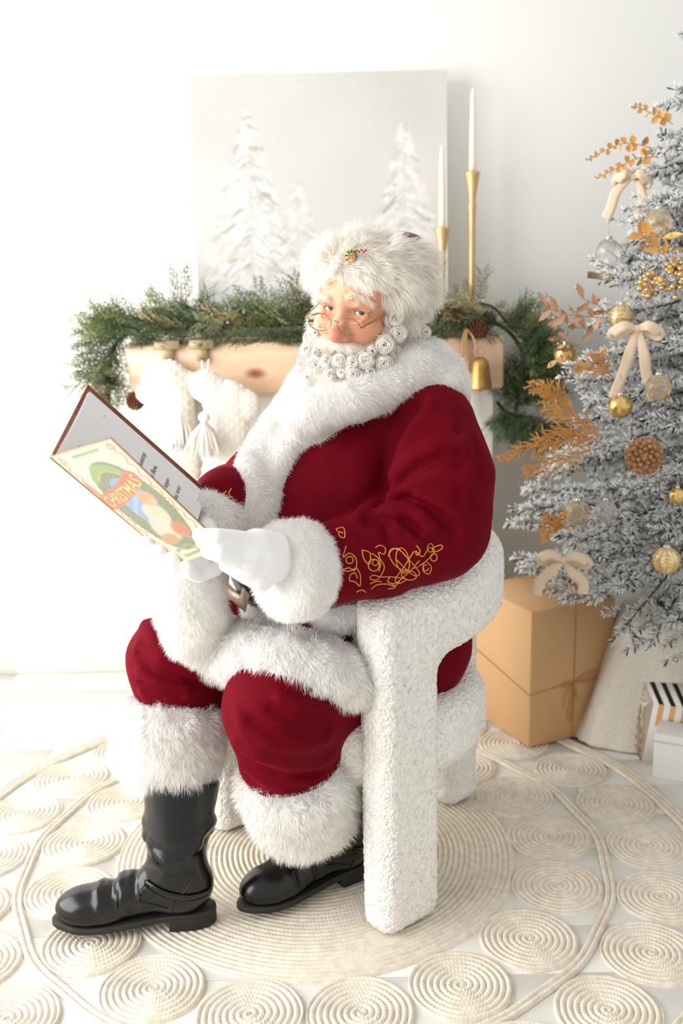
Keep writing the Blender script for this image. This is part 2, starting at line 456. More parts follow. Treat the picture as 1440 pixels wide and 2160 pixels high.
bo = link_obj('mantel_beam', mesh_data('mantel_beam', V, F, M_beam, False), mantel, (0, 0, (MT+MBz)/2))
PX0, PX1 = mL[0]+.045, at_y(1041, 900, MY0+.02)[0]
pwid = .21
for x0 in (PX0, PX1-pwid):
    b = MB(); b.box((x0+pwid/2, (MY0+MY1)/2+.012, MBz/2), (pwid, MY1-MY0-.025, MBz), bev=.004)
    b.build('post', M_white, mantel, False)
b = MB(); b.box(((PX0+PX1)/2, (MY0+MY1)/2+.018, MBz-.1), (PX1-PX0-2*pwid, MY1-MY0-.04, .2), bev=.004); b.build('header_panel', M_white, mantel, False)
b = MB(); b.box(((PX0+PX1)/2, MY1-.012, (MBz-.2)/2), (PX1-PX0-2*pwid, .02, MBz-.2)); b.build('back_panel', M_white, mantel, False)

# ================================================================== painted canvas leaning on the wall
def canvas():
    CY = 3.20
    TL = at_y(400, 157, CY+.05); TR = at_y(940, 155, CY+.05); z0 = MT+.004
    W = TR[0]-TL[0]; Hh = (TL[2]+TR[2])/2 - z0
    cv = thing('canvas_painting', ((TL[0]+TR[0])/2, CY, z0), 'pale winter landscape canvas with three snowy fir trees leaning on the wall above the mantel', 'painting')
    n, m = 230, 260
    U, Vv = np.meshgrid(np.linspace(0, 1, n), np.linspace(0, 1, m), indexing='ij')
    img = np.zeros((n, m, 3)); base = np.array([206, 203, 198.])
    img[:] = base
    k = np.clip((Vv-.2)*.9, 0, 1)[..., None]; img = img*(.5+.5*k) + np.array([222, 221, 219])*(.5-.5*k)
    rg = np.random.default_rng(3)
    fld = (np.sin(U*9+3*np.sin(Vv*5)) + np.sin(Vv*13+2*np.sin(U*7)))*2; img += fld[..., None]
    def dab(x, y, dx, dy, wdt, col, op):
        L = math.hypot(dx, dy); x0, x1 = min(x, x+dx)-3*wdt, max(x, x+dx)+3*wdt; y0, y1 = min(y, y+dy)-3*wdt, max(y, y+dy)+3*wdt
        i0, i1 = max(0, int(x0*n)), min(n, int(x1*n)+2); j0, j1 = max(0, int(y0*m)), min(m, int(y1*m)+2)
        if i1 <= i0 or j1 <= j0: return
        u = U[i0:i1, j0:j1]-x; v = Vv[i0:i1, j0:j1]-y; t = np.clip((u*dx+v*dy)/(L*L+1e-9), 0, 1)
        d = np.hypot(u-t*dx, v-t*dy); a = (op*np.exp(-(d/wdt)**2))[..., None]
        img[i0:i1, j0:j1] = img[i0:i1, j0:j1]*(1-a) + np.array(col, float)*a
    def fir(cx, top, bot, hw, nd, st):
        for q in range(nd):
            t = rg.random()**.75; yy = top + (bot-top)*t; w_ = hw*t*1.05
            sx = rg.choice((-1, 1)); x = cx + sx*rg.random()**.8*w_*rg.uniform(.6, 1.05); L = .012+.04*rg.random()*t
            c = [(235, 235, 235), (230, 230, 228), (222, 221, 216), (186, 188, 188), (200, 188, 168), (160, 160, 156)][rg.choice(6, p=[.3, .23, .17, .12, .11, .07])]
            dab(x, yy, sx*L, -L*(.2+.9*rg.random()), .003+.006*rg.random(), c, st*(.35+.4*rg.random()))
        for q in range(26):
            yy = top + (bot-top)*q/25; dab(cx, yy, .002, -.02, .003, (205, 192, 172), .35*st)
        dab(cx, bot, 0, -.07, .005, (196, 178, 150), .7*st)
    dab(-.05, .12, .42, -.05, .05, (228, 228, 229), .8); dab(.35, .08, .7, .0, .06, (226, 226, 228), .8)
    for q in range(14): dab(.01+.013*q, .125-.003*q+.004*math.sin(q), .02, -.004, .004, (200, 184, 160), .5)
    fir(.22, .865, .15, .21, 900, 1.); fir(.405, .60, .17, .13, 300, .55); fir(.83, .81, .12, .20, 760, .95)
    for q in range(160): dab(rg.random(), .3+.7*rg.random(), .001, .001, .0035, (236, 236, 235), .4)
    P = np.stack([(U-.5)*W, np.zeros_like(U), Vv*Hh], -1).reshape(-1, 3)
    i = np.arange(n-1)[:, None]; j = np.arange(m-1)[None]
    F = np.stack([i*m+j, (i+1)*m+j, (i+1)*m+j+1, i*m+j+1], -1).reshape(-1, 4)
    col = np.clip(img/255, 0, 1).reshape(-1, 3); col = np.where(col > .04045, ((col+.055)/1.055)**2.4, col/12.92)
    P[:, 1] -= .018
    Mp = mat('canvas_paint', (230, 230, 230), .7, attr='col', bump=(900, .2, .0006))
    R = (math.atan2(-.055, Hh), 0, 0); R = (-.045, 0, 0)
    o = link_obj('painted_face', mesh_data('painted_face', P, F, Mp, True, col), cv)
    b = MB(); b.box((0, .0, Hh/2), (W, .034, Hh), bev=.003); V, F = b.out()
    o2 = link_obj('stretcher_body', mesh_data('stretcher_body', V, F, mat('canvas_edge', (236, 232, 224), .8)), cv)
    cv.rotation_euler = (-.06, 0, 0)
    cv.location.y = CY
canvas()

# ================================================================== boucle armchair
def boucle_mat():
    m = mat('boucle', (248, 246, 241), .92, sheen=.2); nt = m.node_tree; b = nt.nodes['Principled BSDF']
    tc = nt.nodes.new('ShaderNodeTexCoord'); v = nt.nodes.new('ShaderNodeTexVoronoi'); v.feature = 'F1'; v.inputs['Scale'].default_value = 150
    n = nt.nodes.new('ShaderNodeTexNoise'); n.inputs['Scale'].default_value = 90; mx = nt.nodes.new('ShaderNodeMix'); mx.data_type = 'VECTOR'; mx.inputs['Factor'].default_value = .012
    nt.links.new(tc.outputs['Object'], n.inputs['Vector']); nt.links.new(tc.outputs['Object'], mx.inputs[4]); nt.links.new(n.outputs['Color'], mx.inputs[5]); nt.links.new(mx.outputs[1], v.inputs['Vector'])
    bp = nt.nodes.new('ShaderNodeBump'); bp.invert = True; bp.inputs['Strength'].default_value = .85; bp.inputs['Distance'].default_value = .005
    nt.links.new(v.outputs['Distance'], bp.inputs['Height']); nt.links.new(bp.outputs[0], b.inputs['Normal'])
    return m
M_boucle = boucle_mat()
CH = np.array([.03, 2.17])
FD = np.array([-.76, -.65]); FD /= np.linalg.norm(FD); LD = np.array([-FD[1], FD[0]])   # LD: the sitter's left
LD = np.array([.65, -.76])/np.linalg.norm([.65, -.76])
near = np.array([.104, 1.893]); back = np.array([.262, 2.39]); far = np.array([-.272, 2.30])
def ringd(P, rc, hw, zc, hz, rr):
    r = np.hypot(P[:, 0]-CH[0], P[:, 1]-CH[1]); q = np.stack([np.abs(r-rc)-(hw-rr), np.abs(P[:, 2]-zc)-(hz-rr)], 1)
    return np.linalg.norm(np.maximum(q, 0), axis=1)+np.minimum(q.max(1), 0)-rr
def f_leg(P, c, hl, ht, top, rr=.032):
    R = np.array([[FD[0], LD[0], 0], [FD[1], LD[1], 0], [0, 0, 1.]])
    return d_box(P, (*c, top/2+.004), (hl, ht, top/2-.004), R, rr)
def f_band(P):
    lift = np.clip(-((P[:, 0]-CH[0])*FD[0]+(P[:, 1]-CH[1])*FD[1])/.3, -1, 1)*.036+.008
    Q = P.copy(); Q[:, 2] -= lift
    d = ringd(Q, .268, .046, .638, .078, .042)
    c0 = (P[:, :2]-CH)@FD.astype(np.float32); lim = (near-CH)@FD+.05
    return smax(d, c0-np.float32(lim), .03)
def f_seat(P):
    r = np.hypot(P[:, 0]-CH[0]+.01, P[:, 1]-CH[1]+.005); q = np.stack([r-(.288-.055), np.abs(P[:, 2]-.37)-(.078-.055)], 1)
    return np.linalg.norm(np.maximum(q, 0), axis=1)+np.minimum(q.max(1), 0)-.055
def f_frame(P):
    d = f_band(P)
    d = smin(d, f_leg(P, near, .078, .044, .705), .04)
    d = smin(d, f_leg(P, far, .072, .044, .705), .04)
    return smin(d, f_leg(P, back, .055, .045, .66), .03)
def boucle_mesh(fn, lo, hi, h=.0055):
    V, F = sn_mesh(fn, lo, hi, h); N = grad(fn, V)
    a = np.sin(V[:, 0]*760+2*np.sin(V[:, 1]*510)+1.5*np.sin(V[:, 2]*450)) + np.sin(V[:, 1]*730+2*np.sin(V[:, 2]*560)) + np.sin(V[:, 2]*800+2*np.sin(V[:, 0]*530)+V[:, 1]*300)
    return V + N*(a*.0006 + RNG.normal(size=len(V))*.0006)[:, None], F
chair = thing('boucle_armchair', (*CH, 0), 'white boucle barrel armchair with curved back band and slab legs', 'chair')
V, F = boucle_mesh(f_frame, (-.40, 1.79, .007), (.42, 2.56, .76)); V[:, 2] = np.maximum(V[:, 2], .0085); mk('back_band_and_legs', V, F, M_boucle, chair)
V, F = boucle_mesh(f_seat, (-.30, 1.85, .27), (.34, 2.48, .47)); mk('seat', V, F, M_boucle, chair)
# ================================================================== the seated man: fields
def p3(x, y, Y): return at_y(x, y, Y)
FW = np.array([*FD, 0.]); LF = np.array([*LD, 0.])
TC = np.array([.055, 2.175])
TZ = np.array([.40, .50, .60, .70, .80, .90, .98, 1.05, 1.10, 1.16, 1.2])
TOF = np.array([.02, .03, .055, .075, .075, .055, .03, .01, .0, .01, .02])
TA = np.array([.15, .19, .215, .235, .235, .21, .175, .135, .10, .055, .02])
TB = np.array([.17, .20, .220, .225, .215, .195, .18, .16, .12, .06, .02])
def f_torso(P, infl=0.):
    z = P[:, 2]; of = np.interp(z, TZ, TOF); a = np.interp(z, TZ, TA)+infl; b = np.interp(z, TZ, TB)+infl
    x = P[:, 0]-TC[0]; y = P[:, 1]-TC[1]; u = x*FD[0]+y*FD[1]-of; v = x*LD[0]+y*LD[1]
    k = np.sqrt((u/a)**2+(v/b)**2)
    d = (k-1)*np.minimum(a, b)*.9
    return np.maximum(d, np.maximum(z-1.17, .44-z))
SL = np.array([.180, 2.015, 1.005]); EL = np.array([.180, 1.945, .822]); WL = p3(690, 1190, 1.84)
SR = np.array([-.07, 2.27, .98]); ER = np.array([-.19, 2.20, .83]); WR = np.array([-.225, 1.98, .875])
HL = np.array([.13, 2.11, .53]); HR = np.array([.0, 2.27, .53])
KL = np.array([-.128, 1.855, .495]); KR = np.array([-.345, 2.02, .53])
AL = np.array([-.035, 2.06, .13]); AR = np.array([-.325, 1.955, .13])
px = lambda *L: [p3(*q) for q in L]
COAT_FOLDS = [
    ([(880, 850), (845, 905), (822, 960), (812, 1020), (806, 1060)], -.030, .012),
    ([(905, 850), (868, 905), (846, 955), (835, 1010)], .014, .013),
    ([(905, 880), (935, 880), (958, 895)], .007, .010),
    ([(832, 1000), (870, 960), (920, 935), (975, 935)], .012, .016), ([(845, 1020), (890, 985), (940, 965), (985, 975)], -.010, .012),
    ([(828, 1045), (875, 1015), (930, 1000), (985, 1015)], .014, .014),
    ([(812, 1075), (850, 1068), (885, 1085), (910, 1120)], .018, .012), ([(822, 1098), (850, 1100), (880, 1122)], -.022, .009),
    ([(845, 1052), (890, 1060), (930, 1090), (960, 1120)], -.014, .010), ([(880, 1050), (930, 1062), (975, 1095)], .012, .012),
    ([(752, 1095), (785, 1062), (815, 1055), (832, 1082), (838, 1115)], .018, .011), ([(775, 1100), (805, 1092), (818, 1120), (822, 1150)], -.012, .009),
    ([(860, 1118), (880, 1150), (885, 1185)], .009, .010), ([(905, 1130), (915, 1160)], -.006, .009),
    ([(735, 1130), (760, 1160), (775, 1200)], .005, .012),
    ([(962, 880), (968, 970), (966, 1060), (955, 1140)], -.005, .006),
    ([(1000, 930), (1008, 1010), (995, 1090)], -.007, .010), ([(985, 990), (1015, 1060)], .006, .012),
    ([(800, 890), (765, 960), (750, 1040)], .004, .03), ([(720, 1232), (800, 1220), (880, 1200)], -.006, .012),
]
def f_coat0(P):
    d = f_torso(P)
    # shoulders and back
    d = smin(d, d_poly(P, [(.0, 2.2, 1.06), (.12, 2.10, 1.06), (.172, 2.06, 1.01)], [.075, .085, .088]), .05)
    d = smin(d, d_poly(P, [(.0, 2.2, 1.06), (-.045, 2.25, 1.0)], [.075, .085]), .05)
    d = smin(d, d_ell(P, (.118, 2.24, .89), (.13, .12, .19)), .05)
    arm = smin(d_poly(P, [SL, (SL+EL)/2+np.array([.012, -.012, 0])], [.086, .098]), d_cap(P, (SL+EL)/2+np.array([.012, -.012, 0]), EL, .098, .096), .03)
    arm = smin(arm, d_poly(P, [EL, (EL+WL)/2+np.array([.0, -.0, -.012]), WL], [.096, .088, .076]), .04)
    d = smin(d, arm, .012)
    armr = smin(d_cap(P, SR, ER, .09, .085), d_cap(P, ER, WR, .085, .066), .03)
    d = smin(d, armr, .03)
    # skirt over the lap
    sk = smin(d_cap(P, HL, HL+(KL-HL)*.32, .142, .104), d_cap(P, HR, HR+(KR-HR)*.36, .142, .106), .06)
    d = smin(d, np.maximum(sk, .42-P[:, 2]), .05)
    return d
COAT_F = resolve([(a, b*1.45, c*.95) for a, b, c in COAT_FOLDS], f_coat0)
def f_coat(P):
    d = folds(P, f_coat0(P), COAT_F)
    return d + .0016*vnoise(P, 38) + .001*vnoise(P, 90)
PANT_FOLDS = [
    ([(500, 1565), (535, 1592), (600, 1612), (670, 1612), (700, 1596)], .009, .010), ([(500, 1585), (545, 1618), (610, 1640), (680, 1632)], -.009, .008),
    ([(510, 1610), (550, 1645), (600, 1664)], .008, .008), ([(520, 1640), (555, 1668)], -.006, .007),
    ([(508, 1530), (560, 1566), (640, 1576), (690, 1560)], .010, .010), ([(530, 1520), (590, 1550), (670, 1545)], -.009, .009),
    ([(575, 1500), (625, 1522), (685, 1514)], -.012, .010), ([(590, 1470), (640, 1490), (680, 1488)], .007, .010), ([(605, 1455), (650, 1470), (680, 1471)], -.006, .008), ([(645, 1535), (675, 1530), (695, 1535)], -.012, .012),
    ([(600, 1640), (655, 1650), (690, 1634)], .006, .008), ([(500, 1500), (515, 1545), (545, 1585)], .005, .012),
    ([(292, 1378), (325, 1415), (380, 1435), (440, 1442)], -.014, .009), ([(292, 1362), (335, 1396), (400, 1420), (445, 1428)], .011, .010),
    ([(295, 1420), (330, 1440), (395, 1452)], .010, .008), ([(298, 1442), (330, 1458), (380, 1470)], -.009, .007), ([(300, 1458), (315, 1478)], .008, .008), ([(305, 1315), (322, 1350), (345, 1385)], .007, .012),
]
def f_pants0(P):
    l = smin(d_cap(P, HL, KL, .125, .098), d_poly(P, [KL, KL+(AL-KL)*.42+FW*.028, KL+(AL-KL)*.6+FW*.02], [.096, .106, .102]), .05)
    r = smin(d_cap(P, HR, KR, .125, .098), d_poly(P, [KR, KR+(AR-KR)*.3], [.092, .082]), .035)
    d = smin(l, r, .02)
    return d
PANT_F = resolve([(a, b*1.6, c) for a, b, c in PANT_FOLDS], f_pants0)
def f_pants(P):
    d = folds(P, f_pants0(P), PANT_F)
    return d + .0015*vnoise(P, 40)
def f_dressed(P): return np.minimum(f_coat(P), f_pants(P))

# ---- head frame: x = his right, y = the way he faces, z = up
yaw, pit, rol = math.radians(27), math.radians(9), math.radians(8.5)
yh = np.array([-math.sin(yaw)*math.cos(pit), -math.cos(yaw)*math.cos(pit), -math.sin(pit)])
zh = np.array([0, 0, 1.]); zh = zh - yh*zh.dot(yh); zh /= np.linalg.norm(zh)
xh = np.cross(yh, zh)
zh = zh*math.cos(rol) - xh*math.sin(rol); xh = np.cross(yh, zh)
RH = np.stack([xh, yh, zh], 1)
EYE = p3(724, 655, 1.985); HO = EYE - yh*.079
def hl(*c): return HO + RH@np.array(c, float)
def f_head(Pw):
    P = ((Pw-HO.astype(np.float32))@RH.astype(np.float32)); X = P.copy(); X[:, 0] = np.abs(X[:, 0])
    d = d_ell(X, (0, -.012, .032), (.078, .098, .090))
    d = smin(d, d_ell(X, (0, .022, -.045), (.064, .068, .075)), .03)
    d = smin(d, d_ell(X, (0, .040, -.088), (.034, .042, .03)), .02)
    d = smin(d, d_ell(X, (.041, .058, -.034), (.026, .025, .021)), .018)
    d = smin(d, d_cap(X, (.0, .079, .016), (.042, .066, .019), .013, .011), .012)
    d = smax(d, -d_ell(X, (.032, .094, -.001), (.021, .018, .0125)), .010)
    eye = np.array([.0315, .066, -.001])
    ev = X-eye.astype(np.float32)
    lid = np.linalg.norm(ev, axis=1)-.0145
    xx = ev[:, 0]/.0135; up = .0047*(1-np.clip(xx*xx, 0, 1)) - .0003; lo = -.0036*(1-np.clip(xx*xx, 0, 1)) - .0002
    slit = np.maximum(np.maximum(ev[:, 2]-up, lo-ev[:, 2]), -(ev[:, 1]-.004))
    lid = np.maximum(lid, -(np.linalg.norm(ev, axis=1)-.0118))
    lid = smax(lid, -slit, .0015)
    d = smax(d, -(np.linalg.norm(ev, axis=1)-.0125), .002)
    d = smin(d, lid, .003)
    d = smin(d, d_poly(X, [(.046, .073, -.006), (.04, .0825, -.0145), (.024, .083, -.0155)], .0028), .007)   # under-eye bag
    d = smin(d, d_poly(X, [(.017, .080, .012), (.034, .084, .0155), (.05, .071, .007)], .0045), .008)        # heavy upper lid
    nose = d_poly(X, [(0, .080, .006), (0, .090, -.016), (0, .102, -.036)], [.0085, .0095, .0125])
    nose = smin(nose, np.linalg.norm(X-np.array([0, .106, -.0425], np.float32), axis=1)-.0132, .008)
    nose = smin(nose, np.linalg.norm(X-np.array([.0135, .094, -.047], np.float32), axis=1)-.0085, .008)
    d = smin(d, nose, .009)
    d = smin(d, d_poly(X, [(.0, .083, -.078), (.02, .078, -.073)], [.007, .003]), .006)       # lower lip
    d = d + .0016*np.exp(-(d_poly(X, [(.016, .098, -.040), (.03, .082, -.052), (.036, .07, -.07)])/.0035)**2)   # smile crease
    for k in (-1, 0, 1):
        d = d + .0020*np.exp(-(d_poly(X, [(.049, .066, -.003+.003*k), (.056, .057, -.005+.007*k), (.066, .042, -.008+.012*k)])/.0013)**2)  # crow's feet
    for k in (0, 1): d = d + .0011*np.exp(-(d_poly(X, [(0, .082, .034+.011*k), (.03, .077, .037+.011*k)])/.0016)**2)
    ear = d_ell(X, (.079, -.012, -.004), (.010, .019, .030)); d = smin(d, ear, .006)
    # neck and the upper chest hidden by the coat
    n0 = hl(0, -.03, -.05); dn = d_poly(Pw, [n0, (.04, 2.17, 1.08), (.05, 2.18, .98)], [.062, .065, .12])
    return smin(d, dn, .03)

man = thing('seated_person', (.0, 2.12, 0), 'man in red velvet suit with white fur trim sitting and holding an open book', 'person')
M_skin = mat('skin', (226, 176, 148), .5, sss=.12, sss_s=.004, attr='col', bump=(420, .15, .0006))
V, F = sn_mesh(f_head, HO-np.array([.16, .14, .235]), HO+np.array([.15, .16, .15]), .0019)
L_ = (V-HO)@RH; ax_ = np.abs(L_[:, 0])
sk = np.tile(np.array([216, 158, 124.]), (len(V), 1))
def tint(c, rad, col, am):
    k = (am*np.exp(-(((np.stack([ax_, L_[:, 1], L_[:, 2]], 1)-np.array(c))/np.array(rad))**2).sum(1)))[:, None]
    sk[:] = sk*(1-k)+np.array(col, float)*k
tint((0, .115, -.043), (.018, .02, .017), (206, 118, 106), .85)
tint((.044, .07, -.036), (.020, .03, .014), (214, 130, 106), .55)
tint((.032, .075, -.001), (.018, .02, .009), (196, 130, 104), .6)
tint((0, .083, -.074), (.025, .012, .006), (186, 104, 92), .8)
tint((0, .08, .05), (.05, .04, .02), (224, 172, 138), .6)
skc = np.clip(sk/255, 0, 1); skc = ((skc+.055)/1.055)**2.4
mk('body', V, F, M_skin, man, colors=skc)
# eyes
M_eyew = mat('eye_white', (236, 230, 226), .15, coat=.6); M_iris = mat('iris', (74, 104, 138), .2, coat=.6); M_pup = mat('pupil', (12, 12, 14), .1, coat=1.)
look = None
for sx in (1, -1):
    c = hl(sx*.0315, .066, -.001)
    b = MB(); b.ball(c, .0122, 24, 16); e = b.build('eyeball', M_eyew, man)
    dcam = CAMO + np.array([0, 0, -.0])-c; dcam /= np.linalg.norm(dcam)
    Rg = frame(dcam)
    b = MB(); pr = [(.0001, .01265), (.0026, .0126), (.0055, .0112), (.0056, .0105)]; b.lathe(pr, c, 24, Rg); i_ = b.build('iris', M_iris, e); b = MB(); b.tube([c+Rg@np.array([.0053*math.cos(q), .0053*math.sin(q), .0115]) for q in np.linspace(0, 6.28, 20, endpoint=False)], .0006, 5, closed=True); b.build('iris_rim', M_pup, e)
    b = MB(); b.tube([c+RH@np.array([sx*u*.0125, math.sqrt(max(.0149**2-(u*.0125)**2-(.0047*(1-u*u))**2, 1e-6)), .0047*(1-u*u)+.0002]) for u in np.linspace(-.92, .98, 12)], [.0003]+[.0007]*10+[.0003], 5); b.build('lash_line', mat('lash', (92, 66, 54), .8), man)
    b = MB(); pr = [(.0001, .0131), (.0016, .0130), (.0027, .0124)]; b.lathe(pr, c, 18, Rg); b.build('pupil', M_pup, e)

# ---- clothes
M_velvet = mat('red_velvet', (100, 0, 19), .75, sheen=.3, sheen_r=.3, sheen_c=(225, 16, 66), bump=(260, .2, .0012), spec=.08)
CO, CF = sn_mesh(f_coat, (-.42, 1.68, .43), (.36, 2.47, 1.18), .0058)
coat = mk('coat', CO, CF, M_velvet, man, label='deep red velvet coat')
V, F = sn_mesh(f_pants, (-.50, 1.72, .18), (.28, 2.44, .68), .0062)
mk('trousers', V, F, M_velvet, man, label='red velvet trousers')

# ---- fur
M_fur = mat('white_fur', (252, 251, 249), .95, spec=.1)
def add_translucency(m, fac):
    nt = m.node_tree; b = nt.nodes['Principled BSDF']; t = nt.nodes.new('ShaderNodeBsdfTranslucent'); mx = nt.nodes.new('ShaderNodeMixShader'); out = nt.nodes['Material Output']
    t.inputs[0].default_value = b.inputs['Base Color'].default_value; mx.inputs[0].default_value = fac
    nt.links.new(b.outputs[0], mx.inputs[1]); nt.links.new(t.outputs[0], mx.inputs[2]); nt.links.new(mx.outputs[0], out.inputs[0])
add_translucency(M_fur, .42)
def fur(name, fn, lo, hi, h, dens, L, wd, dirf, parent, m=M_fur, curl=.3, keep=None, segs=2, label=None, clump=0.):
    V, F = sn_mesh(fn, lo, hi, h)
    a, b_, c = V[F[:, 0]], V[F[:, 1]], V[F[:, 2]]; A = np.linalg.norm(np.cross(b_-a, c-a), axis=1).sum()
    n = int(A*dens); P, N = tri_samples(V, F, n)
    vis = (N*(CAMO-P)).sum(1) > -.5*np.linalg.norm(CAMO-P, axis=1)
    if keep is not None: vis &= keep(P)
    P, N = P[vis], N[vis]; n = len(P)
    D = dirf(P, N) if callable(dirf) else np.tile(np.array(dirf, float), (n, 1))
    Ls = RNG.uniform(L[0], L[1], n)*(1+.35*vnoise(P, 60))
    SV, f4, f3 = strands(P, N, D, Ls, np.full(n, wd)*RNG.uniform(.6, 1.3, n), curl, segs, clump)
    o = mk(name, np.vstack([V, SV]), [np.vstack([F, f4+len(V)]), f3+len(V)], m, parent)
    if label: o['label'] = label
    return o
def on_body(pts, fn=f_dressed, inset=.02):
    out = []
    for (x, y) in pts:
        p = hit(fn, x, y); d = ray(x, y); out.append(p + d/np.linalg.norm(d)*inset)
    return out
FD_ = 230000
def band_field(poly, r, base=None, t=.02, k=.02):
    poly = [np.array(q) for q in poly]
    def fn(P):
        d = d_poly(P, poly, r)
        if base is not None: d = smax(d, base(P)-t, k)
        return d + .002*vnoise(P, 55) + .0015*vnoise(P, 120)
    return fn
def bb(poly, pad): a = np.array(poly); return a.min(0)-pad, a.max(0)+pad
def grav(z=-1., k=.3):
    def f(P, N): D = np.tile(np.array([0, 0, z]), (len(P), 1)); return D
    return f
# shawl collar: nape, near lapel, and the far lapel
neck_c = hl(0, -.03, -.10)
near_lap = on_body([(925, 800), (870, 805), (800, 835), (730, 862), (670, 892), (615, 925), (580, 980), (560, 1040), (550, 1085)], f_coat, .028)
V0 = near_lap[0]
nape = [np.array([.205, 2.12, 1.10]), np.array([.165, 2.2, 1.115]), np.array([.08, 2.27, 1.12]), np.array([-.02, 2.26, 1.10])]
far_lap = [nape[-1], p3(628, 850, 2.1), p3(596, 905, 2.04), p3(560, 970, 2.01), p3(540, 1030, 1.99), p3(530, 1085, 1.97)]
far_lap2 = [p3(600, 870, 2.1), p3(560, 940, 2.07), p3(535, 1010, 2.03), p3(523, 1075, 1.99)]
def f_collar(P):
    d = d_poly(P, near_lap, [.058, .055, .056, .060, .066, .062, .058, .056, .052])
    d = smin(d, d_poly(P, [near_lap[0]]+nape, [.055, .058, .055, .05, .05]), .02)
    d = smin(d, d_poly(P, far_lap, [.05, .055, .055, .05, .05, .048]), .02)
    d = smax(d, f_coat0(P)-.032, .02)
    d = smin(d, d_poly(P, far_lap2, [.03, .036, .038, .036]), .03)
    roll = d_poly(P, [p3(935, 775, 2.08), p3(905, 760, 2.07), p3(865, 775, 2.03), p3(820, 812, 1.99), p3(740, 842, 1.95), p3(670, 862, 1.95), p3(620, 872, 1.99)], [.03, .045, .048, .038, .035, .036, .03])
    d = smin(d, roll, .03)
    return d + .0025*vnoise(P, 50) + .0015*vnoise(P, 110)
lo, hi = bb(near_lap+nape+far_lap+far_lap2, .09)
fur('fur_collar', f_collar, lo, hi, .006, FD_, (.009, .019), .0010, lambda P, N: np.tile(FW*-.2+np.array([.3, -.1, -.8]), (len(P), 1)), man, label='white fur shawl collar', clump=.5)
# hem over the lap
hem = on_body([(405, 1245), (405, 1310), (450, 1365), (530, 1385), (610, 1390), (675, 1412), (722, 1432)], f_dressed, .02)
hem[0] = p3(400, 1240, 1.93); hem[1] = p3(405, 1305, 1.91)
def f_hem(P):
    d = d_poly(P, hem, [.062, .064, .062, .060, .060, .064, .060])
    d = smin(d, d_poly(P, [hem[0], p3(405, 1215, 1.97), p3(430, 1200, 2.02)], [.06, .05, .03]), .02)
    return d + .003*vnoise(P, 45) + .002*vnoise(P, 100)
lo, hi = bb(hem, .10)
fur('fur_hem', f_hem, lo, hi, .006, FD_, (.012, .024), .0011, lambda P, N: np.tile(np.array([.05, -.2, -.9]), (len(P), 1)), man, label='white fur hem of the coat', clump=.6)
# belly fur under the buckle, and fur under the sleeve
bel = on_body([(480, 1290), (530, 1300), (590, 1305)], f_coat, .012)
fur('fur_patch', band_field(bel, .034), *bb(bel, .06), .005, FD_, (.008, .02), .0013, (.0, -.2, -.8), man)
und = on_body([(700, 1300), (760, 1285), (800, 1274), (832, 1264)], f_coat, .014)
fur('fur_patch', band_field(und, .036), *bb(und, .06), .005, FD_, (.008, .02), .0013, (.0, -.2, -.8), man)
# sleeve cuffs
def cuff_field(a, b, r0, r1, edge=.028):
    a = np.array(a); b = np.array(b); ax = b-a; Lc = np.linalg.norm(ax); ax = ax/Lc
    def fn(P):
        q = P-a.astype(np.float32); t = q@ax.astype(np.float32); rad = np.linalg.norm(q-t[:, None]*ax.astype(np.float32), axis=1)
        R_ = r0+(r1-r0)*np.clip(t/Lc, 0, 1); w = np.stack([rad-(R_-edge), np.abs(t-Lc/2)-(Lc/2-edge)], 1)
        return np.linalg.norm(np.maximum(w, 0), axis=1)+np.minimum(w.max(1), 0)-edge + .002*vnoise(P, 60)+.0015*vnoise(P, 130)
    return fn, ax
ca, cb = p3(663, 1197, 1.822), p3(576, 1207, 1.762)
fn, ax = cuff_field(ca, cb, .088, .088)
fur('sleeve_cuff', fn, *bb([ca, cb], .13), .0055, FD_, (.008, .016), .0010, lambda P, N: np.tile(ax*.1+np.array([0, 0, -.6]), (len(P), 1)), man, label='white fur cuff of the near sleeve', clump=.5)
ca, cb = p3(478, 1090, 1.97), p3(420, 1110, 1.90)
fn, ax = cuff_field(ca, cb, .062, .062)
fur('sleeve_cuff', fn, *bb([ca, cb], .1), .0055, FD_, (.008, .018), .0013, (-.1, 0, -.6), man)
# trouser cuffs
axl = (AL-KL)/np.linalg.norm(AL-KL)
ca, cb = KL+(AL-KL)*.42, KL+(AL-KL)*.92
ca, cb = p3(612, 1612, 1.885), p3(648, 1735, 1.965)
fn1, ax1 = cuff_field(ca, cb, .114, .104, .045)
fur('trouser_cuff', fn1, *bb([ca, cb], .17), .0065, FD_, (.015, .030), .0011, lambda P, N: np.tile(ax1*.9, (len(P), 1)), man, label='white fur cuff of the near trouser leg', clump=.6)
ca, cb = p3(360, 1476, 2.0), p3(356, 1640, 1.965)
fn2, ax2 = cuff_field(ca, cb, .113, .105, .045)
fur('trouser_cuff', fn2, *bb([ca, cb], .17), .0065, FD_, (.015, .030), .0011, lambda P, N: np.tile(ax2*.9, (len(P), 1)), man, label='white fur cuff of the far trouser leg', clump=.6)

